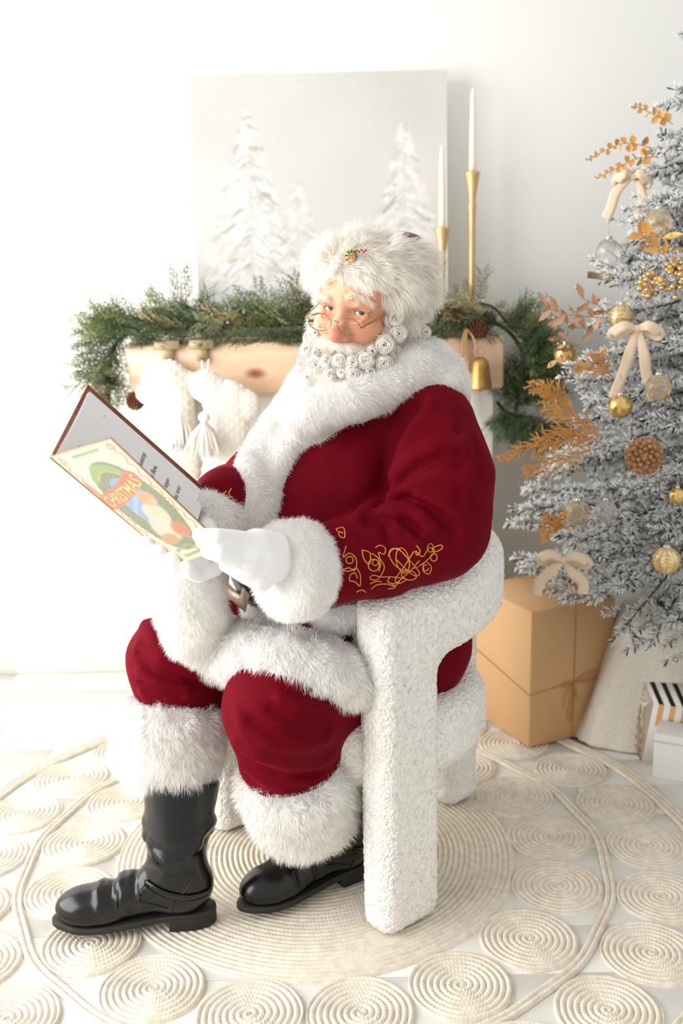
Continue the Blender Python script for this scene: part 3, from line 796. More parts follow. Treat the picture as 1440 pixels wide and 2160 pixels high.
# ---- boots
M_boot = mat('black_leather', (6, 6, 7), .24, spec=.5, bump=(60, .12, .002))
M_sole = mat('black_rubber', (38, 36, 34), .7)
def boot(heel, toe_dir, shaft_top, rs, gz=.009):
    d = np.array([*toe_dir, 0.]); d /= np.linalg.norm(d); s_ = np.array([-d[1], d[0], 0]); R = np.stack([d, s_, [0, 0, 1.]], 1); O = np.array([*heel, gz])
    st = (np.array(shaft_top)-O)@R
    W = lambda *c: O + R@np.array(c, float)
    an = np.array([.075, 0, .125])
    wr = [([(.205, -.05, .05), (.20, -.03, .08), (.198, 0, .10), (.205, .04, .06)], -.007, .006), ([(.185, -.05, .06), (.178, -.02, .10), (.18, .04, .07)], .006, .008),
          ([(.228, -.045, .05), (.222, -.02, .085), (.225, .04, .06)], .005, .007), ([(.160, -.055, .065), (.150, -.02, .12), (.155, .04, .07)], -.007, .007),
          ([(.24, -.045, .045), (.215, -.05, .055), (.19, -.05, .05)], -.004, .006), ([(.14, -.05, .055), (.135, -.03, .12)], .005, .008),
          ([(-.005, -.03, .185), (.05, -.062, .165), (.12, -.05, .185), (.15, 0, .195)], .010, .010), ([(-.005, -.03, .165), (.06, -.06, .145), (.14, -.04, .165)], -.010, .008),
          ([(.0, -.035, .15), (.05, -.06, .128), (.12, -.05, .135)], .008, .008), ([(.0, -.04, .205), (-.002, 0, .21), (.0, .04, .205)], .014, .011), ([(.0, -.045, .228), (.04, -.065, .215), (.08, -.065, .20)], -.008, .009),
          ([(.05, -.07, .245), (.10, -.07, .205), (.145, -.03, .215)], .009, .014), ([(.13, -.06, .27), (.12, -.07, .24), (.09, -.075, .22)], -.008, .013), ([(.02, -.07, .27), (.06, -.08, .25)], -.006, .014),
          ([(.01, .04, .185), (.08, .06, .165), (.14, .03, .185)], .008, .010), ([(.20, .05, .05), (.19, .03, .09)], -.006, .007), ([(.16, .05, .05), (.155, .03, .10)], -.006, .007)]
    def fn(Pw):
        P = (Pw-O.astype(np.float32))@R.astype(np.float32)
        q = d_ell(P, (.060, 0, .082), (.058, .040, .060))
        q = smin(q, d_poly(P, [(.065, 0, .09), (.15, 0, .075), (.21, 0, .058)], [.045, .046, .042]), .03)
        q = smin(q, d_ell(P, (.245, 0, .052), (.075, .0500, .041)), .02)
        q = smin(q, d_poly(P, [(.07, 0, .10), an, an+(st-an)*.4, st], [.050, .052, rs*.86, rs]), .035)
        q = smax(q, (.034-.05*np.clip(P[:, 0]-.06, 0, .28)*.9)-P[:, 2], .008)
        q = base(P, q) + .0032*vnoise(P, 34)*np.clip((P[:, 2]-.06)/.08, .25, 1)
        return smax(q, ((P-st.astype(np.float32))@((st-an)/np.linalg.norm(st-an)).astype(np.float32)), .006)
    W_ = lambda pts: [W(*c) for c in pts]
    base = lambda P, q: q
    snapped = []
    for pl, a_, w2 in wr:
        p = np.array([W(*c) for c in spline(pl, 9)], np.float32)
        for _ in range(6): p = p - (fn(p)[:, None]*grad(fn, p)).astype(np.float32)
        snapped.append(((p.astype(float)-O)@R, a_, w2))
    base = lambda P, q: folds(P, q, snapped)
    pts = np.array([W(-.02, -.07, 0), W(.34, .07, 0), W(-.02, .07, 0), W(.34, -.07, 0), np.array(shaft_top)])
    V, F = sn_mesh(fn, np.minimum(pts.min(0)-.02, np.array(shaft_top)-rs-.02), np.maximum(pts.max(0)+.02, np.array(shaft_top)+rs+.02), .0042)
    bt = mk('boot', V, F, M_boot, man, label='black leather boot')
    # sole and heel
    th = np.linspace(0, 2*np.pi, 72, endpoint=False)
    xs = .1625+.1655*np.cos(th); side = np.sin(th)
    hw = np.interp(xs, [-.004, .01, .04, .11, .17, .23, .28, .315, .33], [.012, .030, .038, .034, .043, .0505, .047, .030, .010])
    y_ = np.sign(side)*hw*np.abs(side)**.22
    y_ = np.where(np.abs(np.cos(th)) > .995, side*hw*3, y_)
    ztop = .036-.05*np.clip(xs-.06, 0, .28)*.9
    ztop += np.clip(xs-.26, 0, 1)*.12; th_ = .013
    def slab(nm, xy, z1, z0, grow=1.0):
        n = len(xy); cxy = xy.mean(0)
        lv = [(z0, .97), (z0+.002, 1.0), (z1-.002, 1.0), (z1, .985), (z1, .9)]
        V = []
        for (z, g) in lv:
            p = cxy+(xy-cxy)*g*grow; V += [W(p[i, 0], p[i, 1], z[i] if hasattr(z, '__len__') else z) for i in range(n)]
        V = np.array(V); i = np.arange(len(lv)-1)[:, None]; j = np.arange(n)[None]; j2 = (j+1) % n
        F4 = np.stack([i*n+j, i*n+j2, (i+1)*n+j2, (i+1)*n+j], -1).reshape(-1, 4)
        c0 = len(V); V = np.vstack([V, V[:n].mean(0), V[-n:].mean(0)])
        F3 = np.array([[c0, (q+1) % n, q] for q in range(n)] + [[c0+1, (len(lv)-1)*n+q, (len(lv)-1)*n+(q+1) % n] for q in range(n)])
        return mk(nm, V, [F4, F3], M_sole, bt)
    xy = np.stack([xs, y_], 1); slab('sole', xy, ztop, np.maximum(ztop-th_, 0))
    m = xs < .1; a = xy[m]; o_ = np.argsort(np.arctan2(a[:, 1], a[:, 0]-.05)); a = a[o_]
    a = np.vstack([a]); slab('heel', a, np.full(len(a), .03), np.full(len(a), .0), .99)
    # strap, welt stitching and seams following the leather
    def surf(pts, off=.0015):
        p = np.array([W(*c) for c in spline(pts, 26)], np.float32)
        for _ in range(8): p = p - (fn(p)[:, None]*grad(fn, p)).astype(np.float32)
        return p.astype(float)+grad(fn, p)*off
    for sg in (-1, 1):
        b = MB(); b.tube(surf([(.135, sg*.038, .118), (.115, sg*.05, .11), (.09, sg*.06, .10), (.045, sg*.06, .088), (.0, sg*.035, .08)]), .0022, 6, flat=4.2); b.build('strap', M_boot, bt)
        b = MB(); b.tube(surf([(.03, sg*.05, .13), (.07, sg*.06, .085), (.085, sg*.06, .045)], .0006), .0013, 5)
        b.tube(surf([(.14, sg*.05, .12), (.155, sg*.05, .09), (.12, sg*.06, .072), (.09, sg*.06, .06)], .0006), .0013, 5); b.build('seam', M_boot, bt)
    return bt, W, surf
bR, WRb, _ = boot((-.278, 1.905), (-1., -.085), (-.338, 1.955, .30), .076)
bL, WLb, sfL = boot((.045, 2.082), (-.83, -.535), (-.035, 2.0, .30), .072)
M_brass = mat('brass', (214, 190, 140), .3, 1.)
b = MB(); q = sfL([(.145, .035, .118), (.13, .05, .112), (.115, .055, .108)], .006); c = q.mean(0); Rb = frame(grad(lambda P: np.linalg.norm(P-c, axis=1), (c+np.array([[.0, -.05, .02]])))[0])
ang = np.linspace(0, 2*np.pi, 20, endpoint=False)
b.tube([c+Rb@np.array([.013*np.sign(np.cos(t))*abs(np.cos(t))**.5, .012*np.sign(np.sin(t))*abs(np.sin(t))**.5, 0]) for t in ang], .0018, 6, closed=True); b.build('boot_buckle', M_brass, bL)

# ---- gloves
M_glove = mat('white_cotton', (246, 246, 247), .85, sheen=.2, bump=(700, .15, .0005))
def chainf(C): return lambda P: __import__('functools').reduce(lambda a, c: smin(a, d_poly(P, c[0], c[1]), c[2] if len(c) > 2 else .006), C[1:], d_poly(P, C[0][0], C[0][1]))
GL = [
    ([p3(596, 1182, 1.765), p3(548, 1180, 1.720), p3(520, 1180, 1.70)], [.036, .043, .036], .02),
    ([p3(575, 1155, 1.745), p3(540, 1150, 1.71)], [.026, .028], .02),
    ([p3(540, 1150, 1.70), p3(500, 1139, 1.675), p3(455, 1131, 1.645), p3(420, 1129, 1.645)], [.022, .0165, .0135, .0115], .008),
    ([p3(540, 1195, 1.70), p3(495, 1178, 1.672), p3(462, 1166, 1.655), p3(441, 1161, 1.658)], [.026, .0195, .0165, .0145], .008),
    ([p3(545, 1212, 1.71), p3(505, 1200, 1.70), p3(480, 1190, 1.70)], [.024, .017, .015], .008),
    ([p3(550, 1222, 1.725), p3(520, 1215, 1.72), p3(500, 1207, 1.725)], [.022, .015, .012], .008),
]
fg = chainf(GL); lo, hi = bb(np.vstack([c[0] for c in GL]), .06)
V, F = sn_mesh(fg, lo, hi, .0026); gl = mk('glove', V, F, M_glove, man, label='white cotton glove on the near hand')
b = MB()
for (ya, yb) in ((1190, 1182), (1203, 1198), (1220, 1216)):
    q = []
    for x in np.linspace(565, 505, 14):
        y = ya+(yb-ya)*(565-x)/60 - 3*math.sin((x-505)/60*3); p = hit(fg, x, y, 1.5, 1.9); q.append(p-ray(x, y)*.0005)
    b.tube(q, .0012, 5)
b.build('glove_seam', M_glove, gl)
GR = [([p3(430, 1130, 1.90), p3(400, 1160, 1.865), p3(385, 1180, 1.85)], [.036, .036, .030], .02)]
for (x, y, r) in ((309, 1143, .0125), (334, 1163, .0145), (362, 1180, .0145), (392, 1196, .0125)):
    GR.append(([p3(x+62, y+4, 1.86), p3(x+28, y+18, 1.83), p3(x+6, y+10, 1.795), p3(x+2, y-4, 1.778)], [r*1.15, r*1.1, r, r*.9], .005))
GR.append(([p3(440, 1110, 1.89), p3(420, 1090, 1.93)], [.02, .02], .01))
fr = chainf(GR); lo, hi = bb(np.vstack([c[0] for c in GR]), .06)
V, F = sn_mesh(fr, lo, hi, .0028); mk('glove', V, F, M_glove, man, label='white cotton glove under the book spine')
# ================================================================== hair, beard, hat, glasses
M_hair = mat('cream_hair', (252, 246, 238), .75, spec=.2); add_translucency(M_hair, .4)
M_curl = mat('cream_curl', (252, 247, 238), .7, spec=.2)
def loc_curve(pts): return [hl(*q) for q in pts]
def f_beard(P):
    d = d_ell(P, hl(0, .050, -.112), (.082, .060, .052), RH)
    for s_ in (-1, 1):
        d = smin(d, d_poly(P, loc_curve([(s_*.074, .008, -.012), (s_*.072, .03, -.05), (s_*.055, .05, -.085), (s_*.02, .07, -.105)]), [.014, .021, .028, .03]), .02)
        d = smin(d, d_poly(P, loc_curve([(0, .096, -.062), (s_*.022, .093, -.066), (s_*.045, .078, -.070)]), [.009, .0105, .007]), .006)
    d = smax(d, -d_poly(P, loc_curve([(-.02, .098, -.0755), (.0, .101, -.077), (.02, .098, -.0755)]), .0045), .004)
    return d + .0016*vnoise(P, 150) + .002*vnoise(P, 70)
def dir_beard(P, N):
    L = (P-HO)@RH; out = L[:, 0:1]*6*xh[None] + np.tile(-zh*.8, (len(P), 1)) + .4*yh
    m = (L[:, 2] > -.078) & (L[:, 1] > .07)      # moustache hair sweeps sideways
    out[m] = (np.sign(L[m, 0])[:, None]*xh[None]*1.6 - zh*.7)
    return out
c_ = HO+yh*.05-zh*.1
beard = fur('beard', f_beard, c_-.125, c_+np.array([.125, .125, .12]), .0036, 800000, (.007, .020), .0006, dir_beard, man, M_hair, curl=.9, clump=1.1, segs=3, label='curly cream white beard and moustache')
def curl_mesh(c, nrm, R, turns, seed, tail=None, nst=16, depth=.010):
    """a ringlet: strands wound in a flat spiral roll"""
    rg = np.random.default_rng(seed); b = MB(); Rf = frame(nrm, rg.normal(size=3)); hand = rg.choice((-1, 1))
    for k in range(nst):
        r1 = R*rg.uniform(.75, 1.05); r0 = R*rg.uniform(.04, .55); z0 = rg.uniform(-.5, .5)*depth; tn = turns*rg.uniform(.85, 1.15); ph = rg.normal()*.6; ox, oy = rg.normal(size=2)*R*.07
        t = np.linspace(0, 1, int(22*turns)); a = hand*(t*tn*2*np.pi)+ph; r = r1+(r0-r1)*t**.8
        ec = rg.uniform(.8, 1.0); tx, ty = rg.normal(size=2)*.16
        q = np.stack([ox+r*np.cos(a), oy+r*ec*np.sin(a), z0+depth*(t*.6)+np.sin(a*3+k)*.0005+tx*r*np.cos(a)+ty*r*np.sin(a)], 1)
        if k % 4 == 0:   # a lead-in hair
            s0 = q[0]; lead = np.array([s0+np.array([rg.normal()*.003+.2*R*u, -hand*0+rg.normal()*.0005+R*.5*u, -depth*1.2*u]) for u in (1, .5)]); q = np.vstack([lead, q])
        b.tube(c+q@Rf.T, rg.uniform(.00022, .0005), 3, caps=False, flat=2.6)
    return b.out()
CURLS = [(832, 671, 20), (838, 706, 19), (808, 728, 20), (831, 741, 14), (757, 721, 12), (770, 760, 19), (717, 762, 14), (744, 764, 13), (806, 764, 15), (690, 763, 13),
         (668, 705, 10), (652, 738, 15), (668, 768, 14), (746, 786, 16), (700, 788, 15), (655, 792, 15), (838, 690, 9), (785, 742, 11), (652, 712, 11), (780, 783, 12), (722, 786, 10), (668, 745, 10), (820, 752, 12), (640, 765, 13)]
for i, (x, y, r) in enumerate(CURLS):
    p = hit(f_beard, x, y, 1.7, 2.4); n_ = grad(f_beard, p[None].astype(np.float32))[0]; v_ = CAMO-p; v_ /= np.linalg.norm(v_)
    nrm = n_*.45+v_*.8
    V, Fq = curl_mesh(p+nrm/np.linalg.norm(nrm)*.002, nrm, r*(.85+.3*RNG.random())/930, 1.9 if r > 12 else 1.5, 40+i, nst=56 if r > 12 else 34, depth=.008+.00025*r)
    mk('curl', V, Fq, M_curl, beard)
# hair behind the ear
def f_hair(P):
    d = d_poly(P, loc_curve([(-.083, -.015, -.005), (-.088, -.03, -.045), (-.075, -.045, -.08)]), [.022, .028, .022])
    d = np.minimum(d, d_poly(P, loc_curve([(.083, -.01, -.0), (.085, -.03, -.045)]), [.018, .024]))
    return smin(d, d_ell(P, hl(0, -.075, -.04), (.075, .035, .06), RH), .02) + .002*vnoise(P, 90)
c_ = HO-zh*.03-yh*.03
hair = fur('hair', f_hair, c_-.15, c_+.15, .004, 260000, (.01, .03), .0008, lambda P, N: np.tile(-zh*.8, (len(P), 1)), man, M_hair, curl=.8, clump=1., segs=3)
for i, (x, y, r) in enumerate([(876, 690, 24), (866, 712, 14), (892, 702, 16)]):
    p = p3(x, y, 2.055); n_ = CAMO-p; V, Fq = curl_mesh(p, n_/np.linalg.norm(n_)+np.array([.5, 0, 0]), r/1030, 2.1, 80+i, nst=26, depth=.016); mk('curl', V, Fq, M_curl, hair)
# eyebrows
for s_ in (-1, 1):
    pts = np.array([hit(f_head, *q, 1.8, 2.2) for q in ((728, 628), (745, 624), (765, 629), (785, 642))] if s_ < 0 else [hit(f_head, *q, 1.8, 2.2) for q in ((697, 633), (688, 629), (678, 628), (670, 632))])
    n = 620; t = RNG.random(n); sp = spline(pts, 60); P = sp[(t*59).astype(int)] + RNG.normal(size=(n, 3))*np.array([.0015, .0015, .0028])
    N = np.tile(yh*.7+zh*.2, (n, 1)); N /= np.linalg.norm(N, axis=1)[:, None]
    tg = np.gradient(sp, axis=0)[(t*59).astype(int)]; tg /= np.linalg.norm(tg, axis=1)[:, None]
    V, f4, f3 = strands(P+N*.002, N*.4+tg*.5+zh*.25, tg*.7-zh*.45+yh*.2, RNG.uniform(.010, .019, n), np.full(n, .0007), .5, 3)
    mk('eyebrow', V, [f4, f3], M_hair, man)
# ---- hat
M_hatfur = mat('long_white_fur', (251, 248, 242), .95, spec=.1); add_translucency(M_hatfur, .42)
HC = p3(792, 590, 2.065)
def f_hat(P):
    d = d_ell(P, hl(-.008, -.018, .070), (.096, .108, .050), RH)
    d = smin(d, d_poly(P, loc_curve([(-.072, .024, .060), (-.090, -.03, .034), (-.080, -.075, .03), (-.04, -.105, .02), (.04, -.105, .02), (.080, -.075, .03), (.086, -.03, .045), (.074, .024, .062)]), [.026, .032, .034, .034, .034, .034, .03, .026]), .03)
    d = smin(d, d_ell(P, hl(-.060, -.05, .052), (.058, .06, .052), RH), .03)
    return d + .003*vnoise(P, 50)
def dir_hat(P, N):
    L = (P-HO)@RH; low = np.clip((.085-L[:, 2])/.06, 0, 1)[:, None]
    rad = L*np.array([1, 1, 0]); rad = (rad@RH.T)*6
    back = np.where(L[:, 0:1] < .0, 1., .35)
    return 1.6*(rad*.35 - zh*low*1.1 + zh*(1-low)*.1 + np.array([.75, .1, -.35])*back*.8*(1-low*.5) + np.array([0, -.3, -.35])*(1-low))
hat = thing  # placeholder name, replaced below
hat = fur('hat', f_hat, HO-.19, HO+np.array([.19, .19, .21]), .0045, 400000, (.020, .044), .0008, dir_hat, man, M_hatfur, curl=.4, clump=1.1, segs=4, label='fluffy white fur hat with a dark red velvet crown',
          keep=lambda P: ~((((P-HO)@RH)[:, 1] > .05) & (((P-HO)@RH)[:, 2] < .058)) & (np.linalg.norm(P-p3(868, 515, 2.10), axis=1) > .034))
M_crown = mat('dark_red_velvet', (84, 6, 22), .7, sheen=.3)
def f_crown(P):
    return d_ell(P, p3(845, 553, 2.12), (.067, .06, .060)) + .001*vnoise(P, 80)
c_ = p3(845, 553, 2.12); V, F = sn_mesh(f_crown, c_-.09, c_+.09, .004); mk('crown', V, F, M_crown, hat, label='dark red velvet crown')
# pin on the hat
M_gold = mat('gold', (226, 180, 110), .28, 1.); M_green = mat('green_enamel', (30, 110, 80), .3); M_red = mat('red_enamel', (190, 30, 40), .3); M_blue = mat('blue_enamel', (60, 80, 170), .3)
pc = hit(f_hat, 741, 541, 1.7, 2.3); Rp = frame(CAMO-pc); pc = pc + Rp[:, 2]*.022
b = MB(); b.lathe([(.0001, 0), (.010, 0), (.0115, .001), (.010, .0025), (.0001, .003)], pc, 20, Rp); pin = b.build('pin', M_gold, hat, label='small jewelled pin')
rg = np.random.default_rng(5)
for nm, mm, spots in (('green_stone', M_green, [(-.006, .007), (0, .010), (.006, .009), (-.010, .002), (.009, .004)]), ('red_stone', M_red, [(-.009, -.006), (.010, .010), (.014, .008), (.018, .011), (.022, .008), (.026, .010)]), ('blue_stone', M_blue, [(.010, -.001), (.008, -.007)]), ('gold_bead', M_gold, [(x, y) for x in (-.005, 0, .005) for y in (-.006, -.001, .004)])):
    b = MB()
    for (x, y) in spots: b.ball(pc+Rp@np.array([x, y, .004]), .0022, 8, 6)
    b.build(nm, mm, pin)
# ---- glasses
M_wire = mat('antique_gold_wire', (170, 140, 96), .3, 1.); M_lens = mat('lens_glass', (250, 250, 250), .02, trans=1., ior=1.12, spec=.5)
gl0 = thing
gc = [p3(674, 679, 1.945), p3(736, 690, 1.940)]
gx = (gc[1]-gc[0]); gx /= np.linalg.norm(gx)
tilt = yh*1.0 + zh*-.10; Gz = tilt-gx*tilt.dot(gx); Gz /= np.linalg.norm(Gz); Gy = np.cross(Gz, gx)
sc_ = .0006
def gp(c, x, y, z=0.): return c + gx*x + Gy*y + Gz*z
ang = np.linspace(0, 2*np.pi, 44, endpoint=False)
b = MB()
for c in gc: b.tube([gp(c, .0212*np.cos(a), .0170*np.sin(a)) for a in ang], .00085, 6, closed=True)
b.tube(spline([gp(gc[0], .0205, .005), gp(gc[0], .025, .0085, .004), (gc[0]+gc[1])/2+Gy*.0095+Gz*.006, gp(gc[1], -.025, .0085, .004), gp(gc[1], -.0205, .005)], 16), .0009, 6)
gls = b.build('glasses', M_wire, man, label='round wire rimmed glasses low on the nose')
for c in gc:
    b = MB(); b.lathe([(.0001, .0005), (.0165, .0), (.0165, -.0006), (.0001, -.0006)], (0, 0, 0), 36)
    V, F = b.out(); V = np.array([gp(c, v[0]*.0207/.0165, v[1], v[2]) for v in V]); mk('lens', V, F, M_lens, gls)
for c, s_, eb in ((gc[0], -1, hl(.082, -.005, -.002)), (gc[1], 1, hl(-.083, -.005, .003))):
    b = MB(); a = gp(c, s_*.0212, .004); k = gp(c, s_*.0265, .004, -.001)
    b.tube([a, k, k-Gz*.004+Gy*.001, eb], [.001, .0015, .0013, .0011], 6, flat=1.6); b.build('temple', M_wire, gls)
# ================================================================== the open picture book
BA = np.array([-.482, 1.717, 1.012]); BD = np.array([-.303, 1.801, .806]); BB = np.array([-.359, 1.586, 1.065]); BT = np.array([-.442, 1.872, 1.109])
BA, BD = p3(108, 962, 1.717), p3(378, 1190, 1.801)
BB = p3(235, 922, 1.590); _n = np.cross(BD-BA, BB-BA); _d = ray(474, 1151); BC = CAMO+_d*(np.dot(BA-CAMO, _n)/np.dot(_d, _n)); BT = p3(185, 812, 1.868); BQ = p3(432, 1031, 1.952)
book = thing('open_book', (BA+BD)/2, 'large open hardcover Christmas picture book held by the seated man', 'book')
M_pageedge = mat('page_edge', (232, 228, 220), .8); M_page = mat('page', (226, 228, 230), .7); M_brown = mat('brown_cloth', (140, 84, 62), .7, var=(40, (112, 62, 50))); M_spine = mat('tan_spine', (176, 138, 88), .6)
M_ink = mat('ink', (50, 50, 52), .8)
bs_ = BD-BA; bL_ = np.linalg.norm(bs_); bs_ = bs_/bL_
def board(e0, e1, nm, m, th=.0028, lift=0., out=None):
    """a flat board: spine from BA to BD, outer edge e0-e1"""
    d = (e0-BA); n_ = np.cross(bs_, d); n_ /= np.linalg.norm(n_)
    if np.dot(n_, out) < 0: n_ = -n_
    q = [BA, BD, e1, e0]; V = np.array(q + [p+n_*th for p in q]) + n_*lift
    F = np.array([[0, 1, 2, 3], [7, 6, 5, 4], [0, 4, 5, 1], [1, 5, 6, 2], [2, 6, 7, 3], [3, 7, 4, 0]])
    return mk(nm, V, F, m, book, smooth=False), n_
outn = CAMO-BA
cover, n1 = board(BB, BC, 'front_cover', M_spine, out=outn)
cover['label'] = 'illustrated front cover'
far_b, n2 = board(BT, BQ, 'back_cover', M_brown, out=-outn)      # outside faces away; the inside is seen
b = MB(); b.tube([BA, BD], .0045, 10, flat=1.); b.build('spine', M_spine, book)
# gold edge strips of the boards
for e0, e1 in ((BT, BQ),):
    b = MB(); b.tube([BA+(BT-BA)*.03, BT, BQ], .0014, 4); b.build('gilt_edge', M_spine, book)
# page block on the far board, slightly curved
def page(u_off, wd, lift, nm, m, bulge=.006):
    n, k = 24, 10; V = []
    for i in range(n):
        s_ = i/(n-1)*.97+.015
        for j in range(k):
            t = j/(k-1); base = BA+(BD-BA)*s_; ed = BT+(BQ-BT)*s_
            p = base+(ed-base)*(t*wd) - n2*(lift+bulge*math.sin(math.pi*min(1, t*1.0))*1.0+u_off*t); V.append(p)
    i = np.arange(n-1)[:, None]; j = np.arange(k-1)[None]
    F = np.stack([i*k+j, (i+1)*k+j, (i+1)*k+j+1, i*k+j+1], -1).reshape(-1, 4)
    return mk(nm, np.array(V), F, m, book)
for q in range(5): page(.004+.0007*q, .885+.004*(q % 2), .0012*q+.0006, 'page', M_page, .006+.0012*q)
top_l = .0012*4+.0006+.0004
def on_page(s_, t):
    """s along the spine 0..1, t from spine to fore edge 0..1"""
    base = BA+(BD-BA)*s_; ed = BT+(BQ-BT)*s_
    return base+(ed-base)*(t*.885) - n2*(top_l+(.006+.0048)*math.sin(math.pi*min(1, t))+(.004+.0028)*t)
def page_strip(s0, t0, s1, t1, w_):
    a, c = on_page(s0, t0), on_page(s1, t1); d = (c-a)/np.linalg.norm(c-a); sd = np.cross(d, n2); sd /= np.linalg.norm(sd); q = w_/2
    return np.array([a-sd*q, c-sd*q, c+sd*q, a+sd*q])
def text_mesh(txt, size, shear=0., bold=0.):
    cu = bpy.data.curves.new('t', 'FONT'); cu.body = txt; cu.size = size; cu.shear = shear; cu.offset = bold; cu.resolution_u = 2
    o = bpy.data.objects.new('t', cu); COL.objects.link(o); dg = bpy.context.evaluated_depsgraph_get(); dg.update()
    me = bpy.data.meshes.new_from_object(o.evaluated_get(dg)); bpy.data.objects.remove(o)
    V = np.array([v.co[:] for v in me.vertices]); F = [list(p.vertices) for p in me.polygons]; bpy.data.meshes.remove(me)
    return V, F
# printed verse lines: they read from the spine side up towards the fore edge
lines = [('housetop', .50, .02), ('s they flew,', .60, -.07), ('ll of toys-', .71, -.04), ('cholas too:', .80, -.06)]
for txt, s_, t0 in lines:
    V, F = text_mesh(txt, .0155, .12); W_ = []
    for v in V:
        # baseline runs along t (towards the fore edge), letters rise towards smaller s
        W_.append(on_page(s_-v[1]/bL_, .52+t0+v[0]*.8/.17) - n2*.0004)
    mk('printed_line', np.array(W_), F, M_ink, book, smooth=False)
for (s0, t0, s1, t1) in ((.10, .25, .16, .85), (.93, .45, .945, .85)):
    mk('printed_rule', page_strip(s0, t0, s1, t1, .0006)-n2*.0005, np.array([[0, 1, 2, 3]]), M_pageedge if 0 else M_ink, book, smooth=False)
# cover art, painted on a fine grid of the cover
def cover_art():
    n, m = 270, 180; s_, t_ = np.meshgrid(np.linspace(0, 1, n), np.linspace(0, 1, m), indexing='ij'); t_ = t_.copy()
    # x: across the cover as the title reads it, y: along the spine from the lower end (s=1) up
    rg = np.random.default_rng(9)
    img = np.tile(np.array([238, 222, 198.]), (n, m, 1))
    img += (np.sin(s_*60+4*np.sin(t_*30))*2)[..., None]
    def put(mask, col, op=1.): a = (np.clip(mask, 0, 1)*op)[..., None]; img[:] = img*(1-a)+np.array(col, float)*a
    def soft(d, e=.01): return np.clip(.5-d/e, 0, 1)
    asp = bL_/np.linalg.norm(BB-BA)
    def seg(pts, w_, col, op=1., e=.006):
        P = spline(pts, 60); dd = np.full(s_.shape, 9.)
        for i in range(len(P)): dd = np.minimum(dd, np.hypot((s_-P[i][0])*asp, t_-P[i][1]))
        put(soft(dd-w_, e), col, op)
    nz = (np.sin(s_*140+3*np.sin(t_*60))+np.sin(t_*120+3*np.sin(s_*90)))*.5
    rr = np.hypot((s_-.52)/.40, (t_-.5)/.40) + nz*.025
    put(soft(rr-1.0, .05), (128, 140, 112)); put(soft(rr-1.0, .05)*(nz > .2), (100, 118, 92), .8); put(soft(rr-1.0, .05)*(nz < -.5), (160, 158, 122), .8)
    ri = np.hypot((s_-.50)/.24, (t_-.5)/.23)
    put(soft(ri-1.0, .06), (134, 162, 206)); put(soft(ri-1.0, .06)*(np.sin(s_*50+t_*21) > .5), (160, 186, 216), .8)
    # bells and holly bow, ribbon arcs
    seg([(.24, .25), (.17, .42), (.2, .62), (.3, .72)], .045, (140, 172, 110)); seg([(.245, .28), (.2, .44), (.23, .6), (.31, .68)], .012, (210, 170, 110), .8)
    # figure wrapped in white: beard, warm fur and face tones
    put(soft(np.hypot((s_-.60)/.10, (t_-.55)/.17)-1, .25), (224, 206, 184)); put(soft(np.hypot((s_-.72)/.11, (t_-.45)/.2)-1, .3), (228, 210, 192))
    put(soft(np.hypot((s_-.47)/.06, (t_-.66)/.12)-1, .3), (214, 160, 110)); put(soft(np.hypot((s_-.50)/.03, (t_-.70)/.05)-1, .4), (226, 180, 140))
    put(soft(np.hypot((s_-.76)/.07, (t_-.66)/.12)-1, .35), (216, 120, 84)); put(soft(np.hypot((s_-.80)/.05, (t_-.35)/.14)-1, .4), (196, 156, 112))
    seg([(.80, .60), (.86, .72), (.84, .80)], .02, (140, 176, 116)); seg([(.9, .25), (.88, .5), (.93, .6)], .02, (150, 170, 120), .8)
    # red banner
    seg([(.41, .06), (.40, .2), (.38, .38), (.35, .56), (.30, .76)], .098, (222, 112, 84), 1., .012)
    seg([(.25, .06), (.30, .05), (.38, .08)], .03, (206, 128, 98))
    # red ribbon scrolls round the border
    for k in range(9):
        s0 = .07+.1*k
        for tb, sg in ((.065, 1), (.935, -1)):
            seg([(s0, tb), (s0+.03, tb+.035*sg), (s0+.06, tb-.02*sg), (s0+.10, tb+.01*sg)], .008, (222, 128, 96), .95)
    for (a, c) in ((.05, .10), (.05, .9), (.95, .1), (.95, .9)):
        put(soft(np.hypot((s_-a)*asp, (t_-c))-.05, .03), (172, 168, 142)); put(soft(np.hypot((s_-a)*asp, (t_-c))-.028, .01), (222, 150, 120)); put(soft(np.hypot((s_-a)*asp, (t_-c))-.016, .01), (236, 216, 190))
    put(soft(np.maximum(np.abs(s_-.045)-.012, np.abs(t_-.5)-.22), .008), (152, 176, 128)); put(soft(np.maximum(np.abs(s_-.955)-.012, np.abs(t_-.5)-.22), .008), (152, 176, 128))
    e_ = np.minimum(np.minimum(s_, 1-s_)*asp, np.minimum(t_, 1-t_)); put(soft(e_-.008, .01), (196, 160, 116), .8)
    img = (img*.86+np.array([232, 226, 214.])*.14)*.92
    c = np.clip(img/255, 0, 1).reshape(-1, 3); c = np.where(c > .04045, ((c+.055)/1.055)**2.4, c/12.92)
    s1 = s_.reshape(-1, 1); t1 = t_.reshape(-1, 1)
    P = BA+(BD-BA)*s1+((BB-BA)*(1-s1)+(BC-BD)*s1)*t1+n1*.0031
    i = np.arange(n-1)[:, None]; j = np.arange(m-1)[None]
    F = np.stack([i*m+j, (i+1)*m+j, (i+1)*m+j+1, i*m+j+1], -1).reshape(-1, 4)
    mk('cover_print', P, F, mat('printed_cover', (230, 220, 200), .35, attr='col', coat=.25), cover, smooth=False, colors=c)
    # title letters curving along the banner
    V, F = text_mesh('CHRISTMAS', .030, .0, .0002); xw = V[:, 0].max(); out = []
    pth = spline([(.45, .05), (.435, .2), (.415, .38), (.385, .56), (.33, .78)], 50)
